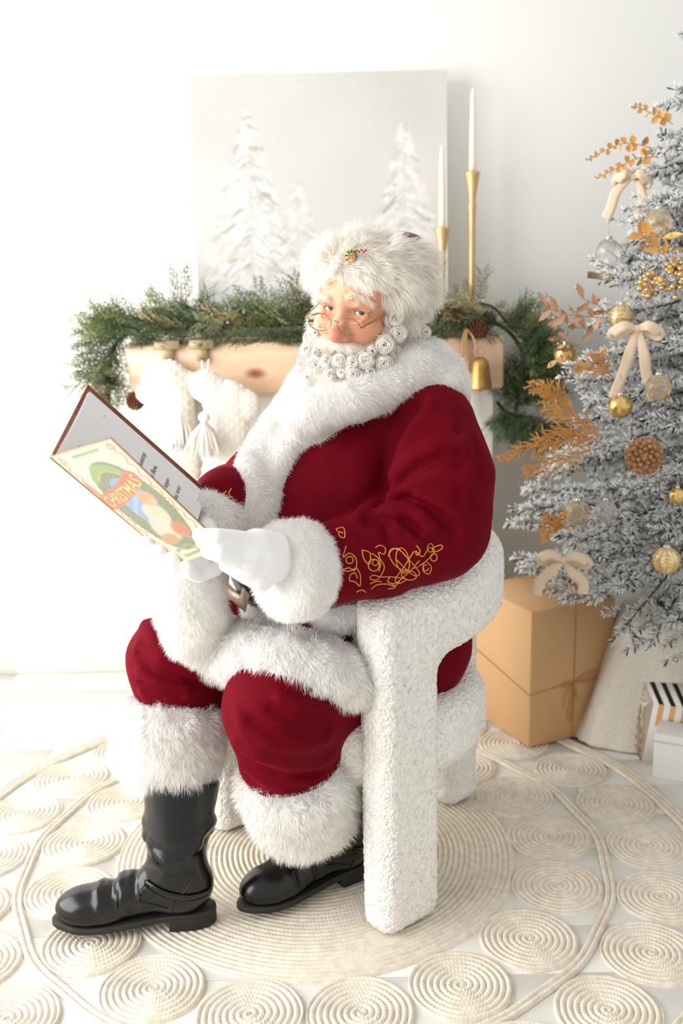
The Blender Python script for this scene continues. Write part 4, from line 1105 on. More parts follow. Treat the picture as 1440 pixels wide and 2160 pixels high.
    for v in V:
        u = v[0]/xw; q = u*49; i0 = int(min(q, 48)); p = pth[i0]+(pth[i0+1]-pth[i0])*(q-i0)
        out.append(BA+(BD-BA)*(p[0]-v[1]/bL_*1.25)+((BB-BA))*p[1]+n1*.0036)
    mk('cover_title', np.array(out), F, mat('title_ink', (252, 214, 150), .4), cover, smooth=False)
cover_art()
# ================================================================== fittings of the suit: belt, buckle, embroidery
M_belt = mat('black_belt', (38, 42, 46), .35, bump=(90, .5, .002))
ang = np.linspace(0, 2*np.pi, 120, endpoint=False); V = []
for z, g in ((.655, .0), (.655, .007), (.700, .007), (.700, .0)):
    of, a, b_ = np.interp(z, TZ, TOF), np.interp(z, TZ, TA)+g, np.interp(z, TZ, TB)+g
    for t in ang: u, v = of+a*math.cos(t), b_*math.sin(t); V.append((TC[0]+u*FD[0]+v*LD[0], TC[1]+u*FD[1]+v*LD[1], z))
n = 120; i = np.arange(3)[:, None]; j = np.arange(n)[None]; j2 = (j+1) % n
mk('belt', V, np.stack([i*n+j, i*n+j2, (i+1)*n+j2, (i+1)*n+j], -1).reshape(-1, 4), M_belt, man)
M_plate = mat('engraved_gold', (246, 226, 200), .35, .55, bump=(220, .8, .0012))
def pbase(x, y, off=.012):
    p = hit(f_dressed, x, y); d = ray(x, y); return p - d/np.linalg.norm(d)*off
by = np.linalg.norm(pbase(520, 1250)[:2]); c0 = pbase(520, 1255, .03)
nrm = -FW*.35+CAMO*0; nrm = (CAMO-c0)/np.linalg.norm(CAMO-c0)
def on_plane(x, y, c, nn):
    d = ray(x, y); return CAMO + d*(np.dot(c-CAMO, nn)/np.dot(d, nn))
bn = FW*.75+nrm*.5; bn /= np.linalg.norm(bn)
oq = [(471, 1196), (470, 1246), (518, 1291), (538, 1215)]; iq = [(484, 1212), (482, 1231), (508, 1256), (519, 1222)]
V = []; 
for off in (0, .004):
    V += [on_plane(x, y, c0, bn)+bn*off for x, y in oq] + [on_plane(x, y, c0, bn)+bn*off for x, y in iq]
F = []
for k in range(4):
    k2 = (k+1) % 4; F += [[8+k, 8+k2, 12+k2, 12+k], [k, 4+k, 4+k2, k2], [k, k2, 8+k2, 8+k], [4+k, 12+k, 12+k2, 4+k2]]
mk('belt_buckle', np.array(V), np.array(F), M_plate, man, smooth=False, label='square engraved gold belt buckle')
b = MB(); b.tube([pbase(x, y, .004) for x, y in ((528, 1244), (545, 1250), (562, 1254), (580, 1258))], .011, 8, flat=.3); b.build('belt_end', M_belt, man)
M_thread = mat('gold_thread', (226, 164, 62), .4, .35)
def zc(L): return [(440+x/2.25, 760+y/2.25) for x, y in L]
def circ(x, y, rx, ry, a0=0, a1=360, n=16, rot=0):
    r_ = math.radians(rot); out = []
    for t in np.radians(np.linspace(a0, a1, n)):
        u, v = rx*math.cos(t), ry*math.sin(t); out.append((x+u*math.cos(r_)-v*math.sin(r_), y+u*math.sin(r_)+v*math.cos(r_)))
    return out
EMB = [
    [(652, 880), (638, 935), (665, 915), (695, 935), (702, 970), (690, 1000)], circ(668, 948, 17, 17, 200, 560),
    [(690, 1000), (665, 985), (632, 998), (668, 1000), (700, 985)], [(700, 985), (718, 1015), (718, 1070), (692, 1050), (668, 1045), (672, 1018), (695, 1010), (705, 1035)],
    [(728, 900), (735, 940), (762, 968), (765, 915), (728, 900)], circ(783, 972, 26, 28, 120, 480), circ(790, 960, 14, 14, 60, 420),
    [(790, 890), (812, 878), (838, 892), (832, 920), (806, 912), (815, 945), (832, 975), (826, 1005), (800, 1040), (766, 1038), (778, 1020), (820, 1028), (870, 1028), (930, 1035)],
    [(770, 915), (800, 935), (815, 968), (806, 1000)],
    circ(905, 945, 34, 62, 0, 360, 26, -42), circ(920, 950, 30, 60, 0, 360, 26, -10), [(850, 930), (870, 900), (900, 895), (935, 930), (985, 985), (1000, 1015), (975, 1022), (930, 985), (885, 940)],
    [(975, 905), (930, 975), (885, 1040), (905, 1058), (940, 1040)], [(1000, 950), (955, 1000), (905, 1045), (880, 1060), (850, 1050), (858, 1030)],
    circ(950, 1020, 36, 22, 0, 360, 18, 10), [(985, 878), (1003, 905), (988, 925), (983, 905), (1015, 932), (1045, 890), (1072, 905), (1040, 945), (1000, 975), (965, 990)],
    circ(1052, 890, 14, 20, 0, 360, 14), circ(1085, 893, 27, 12, 0, 360, 16, -25), circ(1068, 935, 16, 18, 0, 360, 14), [(1045, 940), (1020, 965), (1018, 1000), (1045, 1014), (1056, 980), (1035, 958)],
    circ(1030, 985, 12, 14, 0, 300, 12), [(770, 1085), (800, 1065), (850, 1062), (880, 1072), (905, 1050)], [(765, 1062), (790, 1050), (820, 1050)], [(700, 1100), (725, 1090), (745, 1100)], [(850, 1085), (885, 1078), (870, 1062)],
    [(603, 800), (640, 795), (645, 840), (622, 836), (618, 815), (638, 820)], [(612, 812), (605, 800)],
    [(675, 1272), (700, 1278), (725, 1270), (745, 1275), (735, 1262), (760, 1285)],
]
for L in EMB:
    b = MB()
    sp = spline(zc(L), max(12, len(L)*8)); P = []
    for x, y in sp:
        p = hit(f_coat, x, y, 1.5, 2.3, 260); P.append(p - ray(x, y)*.0006)
    P = np.array(P); P[1:-1] = (P[:-2]+P[1:-1]*2+P[2:])/4; b.tube(P, .0010, 5); b.build('gold_scroll', M_thread, coat)
for L in ([(478, 1035), (470, 1048), (484, 1056), (474, 1064)], [(488, 1030), (482, 1042), (490, 1050)], [(543, 895), (538, 905), (543, 915), (536, 925), (540, 940)]):
    b = MB(); b.tube(np.array([hit(f_coat, x, y)-ray(x, y)*.0006 for x, y in spline(L, 16)]), .0011, 5); b.build('gold_scroll', M_thread, coat)

# ================================================================== foliage kit
M_cedar = mat('cedar_green', (70, 92, 52), .7, attr='col'); M_bark = mat('dark_bark', (64, 50, 42), .8, bump=(90, .4, .002)); M_twig = mat('grey_twig', (120, 104, 84), .8)
def prism_leaf(b, cols, a, c, r, col0, col1):
    """thin tapered three-sided needle from a to c"""
    d = c-a; L = np.linalg.norm(d); d = d/L; s = np.cross(d, [.3, .5, .81]); s /= np.linalg.norm(s); t = np.cross(d, s)
    V = [a+r*.5*(s*math.cos(q)+t*math.sin(q)) for q in (0, 2.1, 4.2)] + [a+d*L*.55+r*(s*math.cos(q)+t*math.sin(q)) for q in (0, 2.1, 4.2)] + [c]
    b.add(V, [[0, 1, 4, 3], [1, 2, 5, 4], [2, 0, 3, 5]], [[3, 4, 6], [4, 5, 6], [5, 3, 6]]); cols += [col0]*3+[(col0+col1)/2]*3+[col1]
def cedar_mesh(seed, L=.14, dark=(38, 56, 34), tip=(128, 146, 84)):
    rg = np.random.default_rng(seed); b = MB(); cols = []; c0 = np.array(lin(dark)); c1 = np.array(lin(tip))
    prism_leaf(b, cols, np.zeros(3), np.array([0, 0, L*.9]), .0022, c0, c0)
    for k in range(15):
        z = L*(.1+.06*k); sg = (-1)**k; l1 = L*.42*math.sin(.35+2.6*(1-z/L*.8))*rg.uniform(.75, 1.1)+.012
        d = np.array([sg*.72, rg.normal()*.22, .72]); d /= np.linalg.norm(d); a = np.array([0, 0, z])
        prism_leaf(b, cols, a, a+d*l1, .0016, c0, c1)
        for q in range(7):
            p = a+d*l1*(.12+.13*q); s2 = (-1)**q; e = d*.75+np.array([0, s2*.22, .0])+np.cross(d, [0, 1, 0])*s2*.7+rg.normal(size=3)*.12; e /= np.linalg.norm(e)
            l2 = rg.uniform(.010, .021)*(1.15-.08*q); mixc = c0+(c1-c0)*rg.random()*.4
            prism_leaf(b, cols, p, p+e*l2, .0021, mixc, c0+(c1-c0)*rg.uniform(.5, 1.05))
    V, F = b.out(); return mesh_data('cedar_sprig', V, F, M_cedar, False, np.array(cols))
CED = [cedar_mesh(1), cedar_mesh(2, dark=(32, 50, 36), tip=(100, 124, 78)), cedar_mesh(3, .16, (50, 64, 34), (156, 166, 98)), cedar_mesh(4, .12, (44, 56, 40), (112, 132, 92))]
CED_PALE = [cedar_mesh(5, .14, (110, 124, 84), (190, 196, 140)), cedar_mesh(6, .13, (126, 116, 80), (206, 190, 140))]
def orient(d, spin=None, x=None):
    Rm = frame(d, x); m = Matrix([list(r) for r in Rm])
    if spin is not None: m = m @ Matrix.Rotation(spin, 3, 'Z')
    return m.to_euler()
def cone_mesh(seed, H_=.055, Rr=.024, n=70, col=(150, 98, 58)):
    """a pine cone of overlapping woody scales"""
    rg = np.random.default_rng(seed); b = MB(); b.ball((0, 0, H_*.48), (Rr*.6, Rr*.6, H_*.46), 10, 8)
    for k in range(n):
        t = (k+.5)/n; a = k*2.39996; z = H_*t*.95; r = Rr*(math.sin(math.pi*(.12+.80*t))**.75)
        o = np.array([math.cos(a), math.sin(a), 0]); s = np.array([-o[1], o[0], 0]); up = np.array([0, 0, 1.]); d = o*.86+up*(.2+.6*t); d /= np.linalg.norm(d); w_ = .0062*(1.15-.55*t)
        base = o*r*.45+up*z; tip = base+d*r*.75; nn = np.cross(s, d)
        V = [base-s*w_*.5, base+s*w_*.5, tip+s*w_, tip-s*w_, tip+d*.002+nn*.001, base+nn*.0015, tip+nn*.0028]
        b.add(V, [[0, 1, 2, 3]], [[0, 5, 1], [1, 5, 2], [5, 6, 2], [5, 3, 6], [0, 3, 5], [2, 6, 4], [6, 3, 4], [2, 4, 3]])
    return b.out()
M_cone = mat('pine_cone', (206, 156, 108), .4, var=(160, (150, 100, 62))); M_conedark = mat('rust_cone', (128, 70, 36), .7, var=(160, (84, 44, 26)))
V, F = cone_mesh(3); cone_me = mesh_data('pine_cone', V, F, M_cone, False); V, F = cone_mesh(4); cone_rust = mesh_data('pine_cone', V, F, M_conedark, False)

# ================================================================== cedar garland on the mantel
MTOP = MT+.001
garl = thing('cedar_garland', ((mL[0]+mR[0])/2, 3.16, MTOP), 'green cedar garland with pine cones and tiny lights lying along the mantel beam', 'garland')
GY = 3.095
gpath = [p3(228, 862, 3.10), p3(232, 800, 3.10), p3(236, 748, 3.10), p3(262, 708, 3.12), p3(330, 698, GY), p3(420, 692, GY), p3(520, 688, GY), p3(620, 684, GY), p3(720, 684, GY), p3(830, 684, GY), p3(930, 680, GY), p3(1010, 676, GY), p3(1060, 690, 3.12), p3(1095, 730, 3.12), p3(1110, 790, 3.12), p3(1094, 840, 3.12), p3(1086, 870, 3.12)]
for q in gpath[4:13]: q[2] = max(q[2], MTOP+.012)
gsp = spline(gpath, 200); b = MB(); b.tube(gsp, .006, 7); b.build('stem', M_bark, garl)
b = MB(); b.tube(spline([p3(1048, 848, 3.12), p3(1066, 868, 3.12), p3(1086, 876, 3.11), p3(1120, 880, 3.09), p3(1160, 893, 3.06)], 20), .005, 7); b.build('stem', M_bark, garl); b = MB(); b.tube(spline([p3(1000, 640, 3.15), p3(1040, 648, 3.14), p3(1075, 690, 3.13)], 12), .004, 6); b.build('stem', M_bark, garl)
rg = np.random.default_rng(21)
def sprig(p, d, me, sc=1.): link_obj('cedar_sprig', me, garl, p-wloc(garl), orient(d, rg.uniform(-.9, .9), x=np.cross([0, 1, 0], d)+rg.normal(size=3)*.3), sc)
for k in range(150):
    t = .16+.60*rg.random(); p = gsp[int(t*199)]; p = p+np.array([0, rg.uniform(-.05, .06), rg.uniform(-.004, .022)])
    if rg.random() < .5: d = np.array([rg.choice((-1, 1))*rg.uniform(.7, 1.2), rg.uniform(-.25, .2), rg.uniform(-.0, .38)])
    else: d = np.array([rg.uniform(-.9, -.3), rg.uniform(-.35, .1), rg.uniform(.0, .5)])
    p[2] = max(p[2], MTOP+.012)
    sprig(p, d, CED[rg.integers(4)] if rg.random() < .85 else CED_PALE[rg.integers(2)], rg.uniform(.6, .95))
for k in range(44):   # front fringe hanging just over the beam edge
    p = gsp[int((.2+.54*rg.random())*199)].copy(); p[1] = 3.062; p[2] = MTOP+.014; sprig(p, np.array([rg.choice((-1, 1))*rg.uniform(.8, 1.2), -.12, rg.uniform(-.10, .12)]), CED[rg.integers(4)], rg.uniform(.5, .75))
for k in range(36):   # left end, spreading and hanging
    t = rg.random()*.2; p = gsp[int(t*199)]; d = np.array([rg.uniform(-.9, .35), rg.uniform(-.4, .1), rg.uniform(-1.1, .25)])
    sprig(p, d, (CED_PALE+CED)[rg.integers(6)], rg.uniform(.55, .85))
for (x, y, dx, dz, s_) in ((385, 672, .0, 1, .95), (365, 675, -.6, .8, .7), (410, 670, .5, .9, .6), (640, 655, -.25, 1, .75), (655, 655, .2, 1, .7), (230, 705, -1, .25, .8), (215, 730, -1, -.2, .7), (330, 690, -.9, .4, .8), (1010, 640, .1, 1, .6), (1000, 630, -.5, .7, .4)):
    sprig(p3(x, y, 3.14), np.array([dx, -.05, dz]), CED[(x//5) % 4] if x != 230 else CED_PALE[0], s_)
for k in range(78):   # right end cascading off the beam
    t = .74+.24*rg.random(); p = gsp[int(t*199)]; up = np.array([rg.uniform(-.3, .9), rg.uniform(-.35, .15), rg.uniform(-.3, 1.)]) if t > .86 else np.array([rg.uniform(.1, 1), rg.uniform(-.35, .15), rg.uniform(-.1, .9)])
    if t > .93: up = np.array([rg.uniform(-.6, .9), rg.uniform(-.3, .1), rg.uniform(.2, 1.1)])
    sprig(p, up, CED[rg.integers(4)], rg.uniform(.55, .9))
for k in range(34):
    u = rg.random(); p = p3(1055+115*u, 866+24*u, 3.09); sprig(p, np.array([rg.uniform(-.6, .7), rg.uniform(-.3, .1), rg.uniform(-1, -.1)]), CED[rg.integers(2)], rg.uniform(.4, .7))
for (x, y) in ((283, 850), (944, 668), (1000, 700)): link_obj('pine_cone', cone_rust, garl, p3(x, y, 3.07)-wloc(garl), orient((.3, -.9, .3)), 1.0)
M_bulb = mat('bulb', (250, 250, 245), .2, trans=.4); b = MB(); b.ball((0, 0, 0), .0042, 8, 6); V, F = b.out(); bulb_me = mesh_data('bulb', V, F, M_bulb)
for (x, y) in ((250, 753), (475, 652), (497, 664), (514, 658), (480, 680), (1003, 650), (984, 672), (980, 668), (1019, 634)): link_obj('bulb', bulb_me, garl, p3(x, y, 3.05)-wloc(garl))
M_glit = mat('gold_glitter', (196, 170, 128), .35, .5, bump=(500, 1., .002))
for (x, y, dx, dz) in ((300, 690, 1, .05), (340, 702, 1, 0), (440, 668, 1, .15), (470, 662, 1, 0), (950, 650, 1, .2), (970, 640, 1, -.3), (590, 640, .6, .5)):
    b = MB(); 
    for q in range(9): a = np.array([q*.011, 0, .003*math.sin(q)]); prism = b.ball(a, (.008, .003, .0035), 6, 4)
    V, F = b.out(); o = link_obj('glitter_sprig', mesh_data('glitter_sprig', V, F, M_glit), garl, p3(x, y, 3.06)-wloc(garl), (0, -math.atan2(dz, dx), 0))

# ================================================================== candle holders
M_brassy = mat('brushed_brass', (226, 188, 140), .45, .8, bump=(30, .2, .001, (1, 1, 12))); M_wax = mat('ivory_wax', (250, 240, 218), .5, sss=.3, sss_s=.01)
def candlestick(xp, ytop, ycandle, w_, Y, lab, lab2, turn):
    top = p3(xp, ytop, Y); ct = p3(xp, ycandle, Y); H0 = top[2]-MTOP; r = w_
    t = thing('candlestick', (top[0], Y, MTOP), lab, 'candlestick', 'brass candlesticks on the mantel')
    prof = [(.0001, 0), (.036, 0), (.036, .004), (.012, .010), (r*.62, .03), (r*.55, H0*.3), (r*.62, H0-.125), (r*.70, H0-.105), (r*.80, H0-.095), (r*.62, H0-.088), (r*.62, H0-.075), (r*1.35, H0-.006), (r*1.4, H0), (r*1.1, H0), (r*1.0, H0-.01), (.0001, H0-.01)]
    b = MB(); b.lathe(prof, (0, 0, 0), 10 if turn else 10, rot=.3)
    V, F = b.out(); o = link_obj('holder', mesh_data('holder', V, F, M_brassy, False), t)
    c = thing('taper_candle', (top[0], Y, top[2]-.01), lab2, 'candle', 'ivory taper candles'); Hc = ct[2]-top[2]+.01
    b = MB(); b.lathe([(.0001, 0), (.0098, 0), (.0098, Hc*.15), (.0085, Hc*.5), (.0062, Hc*.9), (.0045, Hc-.008), (.0002, Hc)], (0, 0, 0), 16); V, F = b.out(); link_obj('wax_body', mesh_data('wax_body', V, F, M_wax), c)
    b = MB(); b.tube([(0, 0, Hc-.002), (.0005, 0, Hc+.010)], .0008, 5); V, F = b.out(); link_obj('wick', mesh_data('wick', V, F, mat('wick', (230, 220, 200), .9)), c)
candlestick(996, 362, 185, .0165, 3.17, 'taller brass candlestick at the right end of the mantel', 'ivory taper candle in the taller brass candlestick', 0)
candlestick(932, 480, 305, .0165, 3.12, 'shorter brass candlestick in front of the canvas edge', 'ivory taper candle in the shorter brass candlestick', 1)

# ================================================================== stockings, hooks, bell
M_knit = mat('cream_knit', (246, 240, 228), .95, sheen=.3, bump=(300, .8, .003, (1, 1, .5))); M_fuzzy = mat('cream_fuzz', (248, 244, 236), .95, bump=(180, 1., .006)); M_yarn = mat('cream_yarn', (250, 246, 238), .9); M_hook = mat('bronze_hook', (176, 158, 124), .5, .3)
def stocking(outline_top, outline, Y, lab, hookx, cuff_pts, tassels, cuff_mat):
    c = p3(hookx, 740, Y)
    t = thing('christmas_stocking', (c[0], Y, outline_top), lab, 'stocking', None)
    pts = [p3(x, y, Y) for x, y, r in outline]; rs = [r for x, y, r in outline]
    def fn(P):
        Q = P.copy(); Q[:, 1] = Y+(Q[:, 1]-Y)*2.6
        d = d_poly(Q, pts, rs)*.55
        rib = np.sin(P[:, 0]*420)*np.exp(-((P[:, 2]-pts[0][2])/.2)**2); dia = np.abs(np.sin(P[:, 0]*110+P[:, 2]*110))+np.abs(np.sin(P[:, 0]*110-P[:, 2]*110))
        return d - .0012*dia + .0006*rib
    V, F = sn_mesh(fn, *bb(pts, max(rs)+.015), .0034); mk('knitted_leg', V, F, M_knit, t)
    cp = [p3(x, y, Y-.012) for x, y in cuff_pts[0]]
    def fc(P):
        Q = P.copy(); Q[:, 1] = Y+(Q[:, 1]-Y)*2.2
        return d_poly(Q, [q*np.array([1, 0, 1])+np.array([0, Y, 0]) for q in cp], cuff_pts[1])*.6-.0016*np.abs(np.sin(P[:, 0]*160+2*np.sin(P[:, 2]*120)))
    V, F = sn_mesh(fc, *bb(cp, cuff_pts[1]+.03), .0034); mk('cuff', V, F, cuff_mat, t)
    for (x0, y0, xb, yb, w_, yl) in tassels:
        b = MB(); b.tube(spline([p3(x0, y0, Y-.05), p3((x0+xb)/2+4, (y0+yb)/2, Y-.055), p3(xb, yb, Y-.055)], 12), .0035, 6); b.tube(spline([p3(x0-6, y0-40, Y-.045), p3(x0-4, y0-15, Y-.045), p3(x0, y0, Y-.05)], 8), .003, 6); b.tube(spline([p3(x0+8, y0-42, Y-.045), p3(x0+5, y0-15, Y-.045), p3(x0, y0, Y-.05)], 8), .003, 6)
        o = b.build('hanging_cord', M_yarn, t)
        b = MB(); b.ball(p3(xb, yb+8, Y-.058), (.0175, .0175, .0155), 14, 10); b.build('tassel_knot', M_yarn, t)
        b = MB(); r2 = np.random.default_rng(int(xb))
        a = p3(xb, yb+18, Y-.058)
        for k in range(90):
            q = r2.random()*6.28; rr = math.sqrt(r2.random()); e = p3(xb+w_*rr*math.cos(q), yl+r2.uniform(-14, 8)+abs(math.cos(q))*rr*-8, Y-.058)+np.array([0, w_/710*.6*rr*math.sin(q), 0]); m_ = a*.45+e*.55+np.array([.006*math.cos(q), .006*math.sin(q), .008])
            b.tube([a+np.array([.006*math.cos(q)*rr, .006*math.sin(q)*rr, 0]), m_, e], .0019, 4)
        b.build('tassel', M_yarn, t)
    return t
s1 = stocking(.93, [(352, 812, .072), (362, 880, .068), (375, 960, .064), (372, 1040, .066), (330, 1080, .055)], 3.026, 'plain cream knitted stocking hanging nearer the left end of the mantel', 352, ([(310, 830), (362, 800), (408, 812)], .034), [(352, 800, 379, 856, 30, 948)], M_knit)
s2 = stocking(.93, [(478, 850, .066), (478, 900, .062), (474, 960, .056), (462, 1030, .055), (430, 1075, .05)], 2.968, 'cream stocking with fluffy patterned cuff and big tassel, beside the book', 425, ([(432, 815), (475, 840), (515, 856)], .046), [(432, 800, 431, 872, 42, 962)], M_fuzzy)
for x, y, lab in ((425, 716, 'bronze stocking hook on the beam edge, not covered by garland'), (353, 722, 'bronze stocking hook half covered by the garland')):
    c = p3(x, y, 3.055); h = thing('stocking_hook', (c[0], 3.05, MTOP), lab, 'hook', 'stocking hooks')
    b = MB(); b.box((c[0], 3.075, MTOP+.004), (.072, .07, .008), bev=.002); b.box((c[0], 3.043, MTOP-.006), (.072, .008, .024), bev=.002); b.box((c[0], 3.050, MTOP-.028), (.032, .009, .05), bev=.002)
    b.tube([(c[0], 3.046, MTOP-.045), (c[0], 3.036, MTOP-.056), (c[0], 3.026, MTOP-.05), (c[0], 3.024, MTOP-.040)], .004, 8); b.build('bracket', M_hook, h, False)
bc = p3(1012, 820, 3.005); bt_ = p3(1010, 752, 3.02)
bell = thing('brass_bell', (bc[0], 3.02, bc[2]), 'gold rustic bell hanging by jute rope from the right end of the mantel', 'bell')
Hb = bt_[2]-bc[2]; M_bell = mat('aged_gold', (196, 158, 96), .42, .85, var=(35, (168, 124, 66)), bump=(60, .3, .002)); M_rope = mat('jute_rope', (186, 150, 104), .85, bump=(400, .8, .002))
b = MB(); b.lathe([(.033, 0), (.035, .002), (.0335, .006), (.0305, Hb*.3), (.0265, Hb*.65), (.023, Hb*.85), (.014, Hb*.97), (.0001, Hb), (.0001, Hb-.003), (.010, Hb*.93), (.020, Hb*.8), (.0285, Hb*.3), (.031, 0), (.033, 0)], bc, 28); b.tube([bc+np.array([0, 0, .02]), bc+np.array([.0, 0, -.006])], .003, 6); b.ball(bc+np.array([0, 0, -.005]), .0045, 8, 6)
b.build('bell_body', M_bell, bell)
b = MB(); a = p3(1010, 752, 3.02)
b.tube([p3(1010+9*math.cos(q), 742+10*math.sin(q), 3.02) for q in np.linspace(0, 6.28, 16, endpoint=False)], .0028, 6, closed=True)
b.tube(spline([p3(1005, 735, 3.02), p3(998, 712, 3.03), p3(985, 694, 3.05), p3(975, 690, 3.06)], 14), .0034, 7)
for dx in (0, 8, 15): b.tube(spline([p3(980+dx*.4, 694, 3.045), p3(976+dx*.5, 720, 3.04), p3(974+dx*.9, 790, 3.04), p3(978+dx*.8, 880, 3.04)], 20), .003, 6)
b.build('rope', M_rope, bell)

# ================================================================== flocked tree
TX = np.array([1.02, 2.72]); TREE = thing('flocked_tree', (*TX, 0), 'snow flocked artificial fir tree standing at the right by the wall', 'tree')
def tree_r(z): return .375*np.clip(2.16-z, 0, 3)*(.90)+.01
M_flock = mat('flocked_needles', (230, 234, 236), .95, attr='col'); _nt = M_flock.node_tree; _t = _nt.nodes.new('ShaderNodeBsdfTranslucent'); _m = _nt.nodes.new('ShaderNodeMixShader'); _m.inputs[0].default_value = .3
_nt.links.new([n_ for n_ in _nt.nodes if n_.type == 'ATTRIBUTE'][0].outputs['Color'], _t.inputs[0]); _nt.links.new(_nt.nodes['Principled BSDF'].outputs[0], _m.inputs[1]); _nt.links.new(_t.outputs[0], _m.inputs[2]); _nt.links.new(_m.outputs[0], _nt.nodes['Material Output'].inputs[0])
M_trunk = mat('tree_trunk', (70, 56, 46), .9)
def needles(b, cols, a, d, L, rg, dens=480, nl=.031):
    """one twig: a wire with bushy flocked needles"""
    n = int(L*dens); s = np.cross(d, [.1, .3, .95]); s /= np.linalg.norm(s); t = np.cross(d, s)
    tt = np.sort(rg.random(n))**.85*1.0; ang = rg.random(n)*6.28; rad = np.cos(ang)[:, None]*s+np.sin(ang)[:, None]*t
    base = a+d*(tt*L)[:, None]; dr = rad*.75+d*(.55+.5*(tt[:, None] > .92))+rg.normal(size=(n, 3))*.12; dr /= np.linalg.norm(dr, axis=1)[:, None]
    ln = nl*rg.uniform(.7, 1.1, n)*(1-.25*tt); tip = base+dr*ln[:, None]
    u = np.cross(dr, rad+rg.normal(size=(n, 3))*.3); u /= np.linalg.norm(u, axis=1)[:, None]; w_ = np.cross(dr, u)
    r = rg.uniform(.0014, .0027, n)[:, None]
    V = np.stack([base+u*r*.5, base-u*r*.5, base+dr*ln[:, None]*.65+u*r, base+dr*ln[:, None]*.65-u*r*.5+w_*r, base+dr*ln[:, None]*.65-u*r*.5-w_*r, tip], 1).reshape(-1, 3)
    k = (np.arange(n)*6)[:, None]
    b.add(V, k+np.array([0, 1, 3, 2]), np.concatenate([k+np.array([2, 3, 5]), k+np.array([3, 4, 5]), k+np.array([4, 2, 5]), k+np.array([1, 4, 3]), k+np.array([0, 2, 4])]))
    wh = np.array(lin((250, 251, 250))); gr = np.array(lin((34, 56, 52))); gy = np.array(lin((222, 228, 226)))
    fl_ = rg.random(n) < (.82+.14*(rad[:, 2] > -.1))
    c = np.zeros((n, 6, 3)); c[:, 0:2] = (gr+.38*(wh-gr)*fl_[:, None])[:, None]; c[:, 2:5] = np.where(fl_[:, None, None], wh, gr*1.3); c[:, 5] = np.where(fl_[:, None], wh, gy)
    cols.append(c.reshape(-1, 3))
def branch_mesh(seed, L):
    rg = np.random.default_rng(seed); b = MB(); cols = []
    b.tube([(0, 0, 0), (L*.5, 0, .012), (L*.93, 0, 0)], [.004, .003, .0015], 5); cols.append(np.tile(np.array(lin((90, 84, 76))), (b.n, 1)))
    x = max(.05, L*.22); k = 0
    while x < L*.93:
        sg = (-1)**k; l1 = (.06+.35*(L-x)*.55)*rg.uniform(.8, 1.15)+.02; l1 = min(l1, .15); q = rg.uniform(.6, .95); d = np.array([math.cos(q), sg*math.sin(q), rg.uniform(-.12, .25)]); d /= np.linalg.norm(d)
        needles(b, cols, np.array([x, 0, .01*math.sin(x/L*3.1)]), d, l1, rg); x += .036 if L < .35 else .050; k += 1
    needles(b, cols, np.array([L*.5, 0, .01]), np.array([1, 0, -.03]), L*.5, rg)
    V, F = b.out(); return mesh_data('branch', V, F, M_flock, False, np.concatenate(cols))
BR = [(L, [branch_mesh(100+10*i+j, L) for j in range(2)]) for i, L in enumerate((.16, .26, .38, .50, .62))]
b = MB(); b.tube([(0, 0, .02), (0, 0, 1.0), (0, 0, 2.08)], [.022, .018, .006], 10); V, F = b.out(); link_obj('trunk', mesh_data('trunk', V, F, M_trunk), TREE)
rg = np.random.default_rng(31); z = .50; lvl = 0; nbr = 0
while z < 2.08:
    R_ = tree_r(z); nb_ = max(5, int(2*math.pi*R_/(.165 if z < 1.2 else .125))); 
    for k in range(nb_):
        a = 2*math.pi*(k+.5*(lvl % 2))/nb_+rg.normal()*.09; L = R_*rg.uniform(.80, 1.08); L = min(L, (WALL_Y-.05-TX[1])/max(math.sin(a), .01)); i_ = int(np.argmin([abs(l-L) for l, _ in BR])); l, ms = BR[i_]
        sc = L/l; front = -math.sin(a); droop = rg.uniform(-.08, .24)+(.32*max(0, front-.1) if z < .66 else 0) - (.35 if z > 1.8 else 0)
        o = link_obj('branch', ms[rg.integers(2)], TREE, (0, 0, z+rg.normal()*.02+.10*R_), None, sc if abs(sc-1) < .5 else 1)
        o.rotation_euler = (Matrix.Rotation(a, 3, 'Z') @ Matrix.Rotation(droop, 3, 'Y') @ Matrix.Rotation(rg.uniform(-.5, .5), 3, 'X')).to_euler(); nbr += 1
    z += .080 if z < 1.5 else .066; lvl += 1
b = MB()
for k in range(4):
    a = k*math.pi/2+.4; b.tube([(0, 0, .10), (.12*math.cos(a), .12*math.sin(a), .05), (.22*math.cos(a), .22*math.sin(a), .008)], .009, 6)
b.tube([(0, 0, .01), (0, 0, .2)], .03, 12); V, F = b.out(); link_obj('stand', mesh_data('stand', V, F, mat('black_stand', (22, 22, 24), .5)), TREE)

def f_tree(P):
    r = np.hypot(P[:, 0]-TX[0], P[:, 1]-TX[1]); return (r-tree_r(P[:, 2]))*.93
def ot(x, y, out=.02): p = hit(f_tree, x, y, 1.8, 3.1); d = ray(x, y); return p-d/np.linalg.norm(d)*out
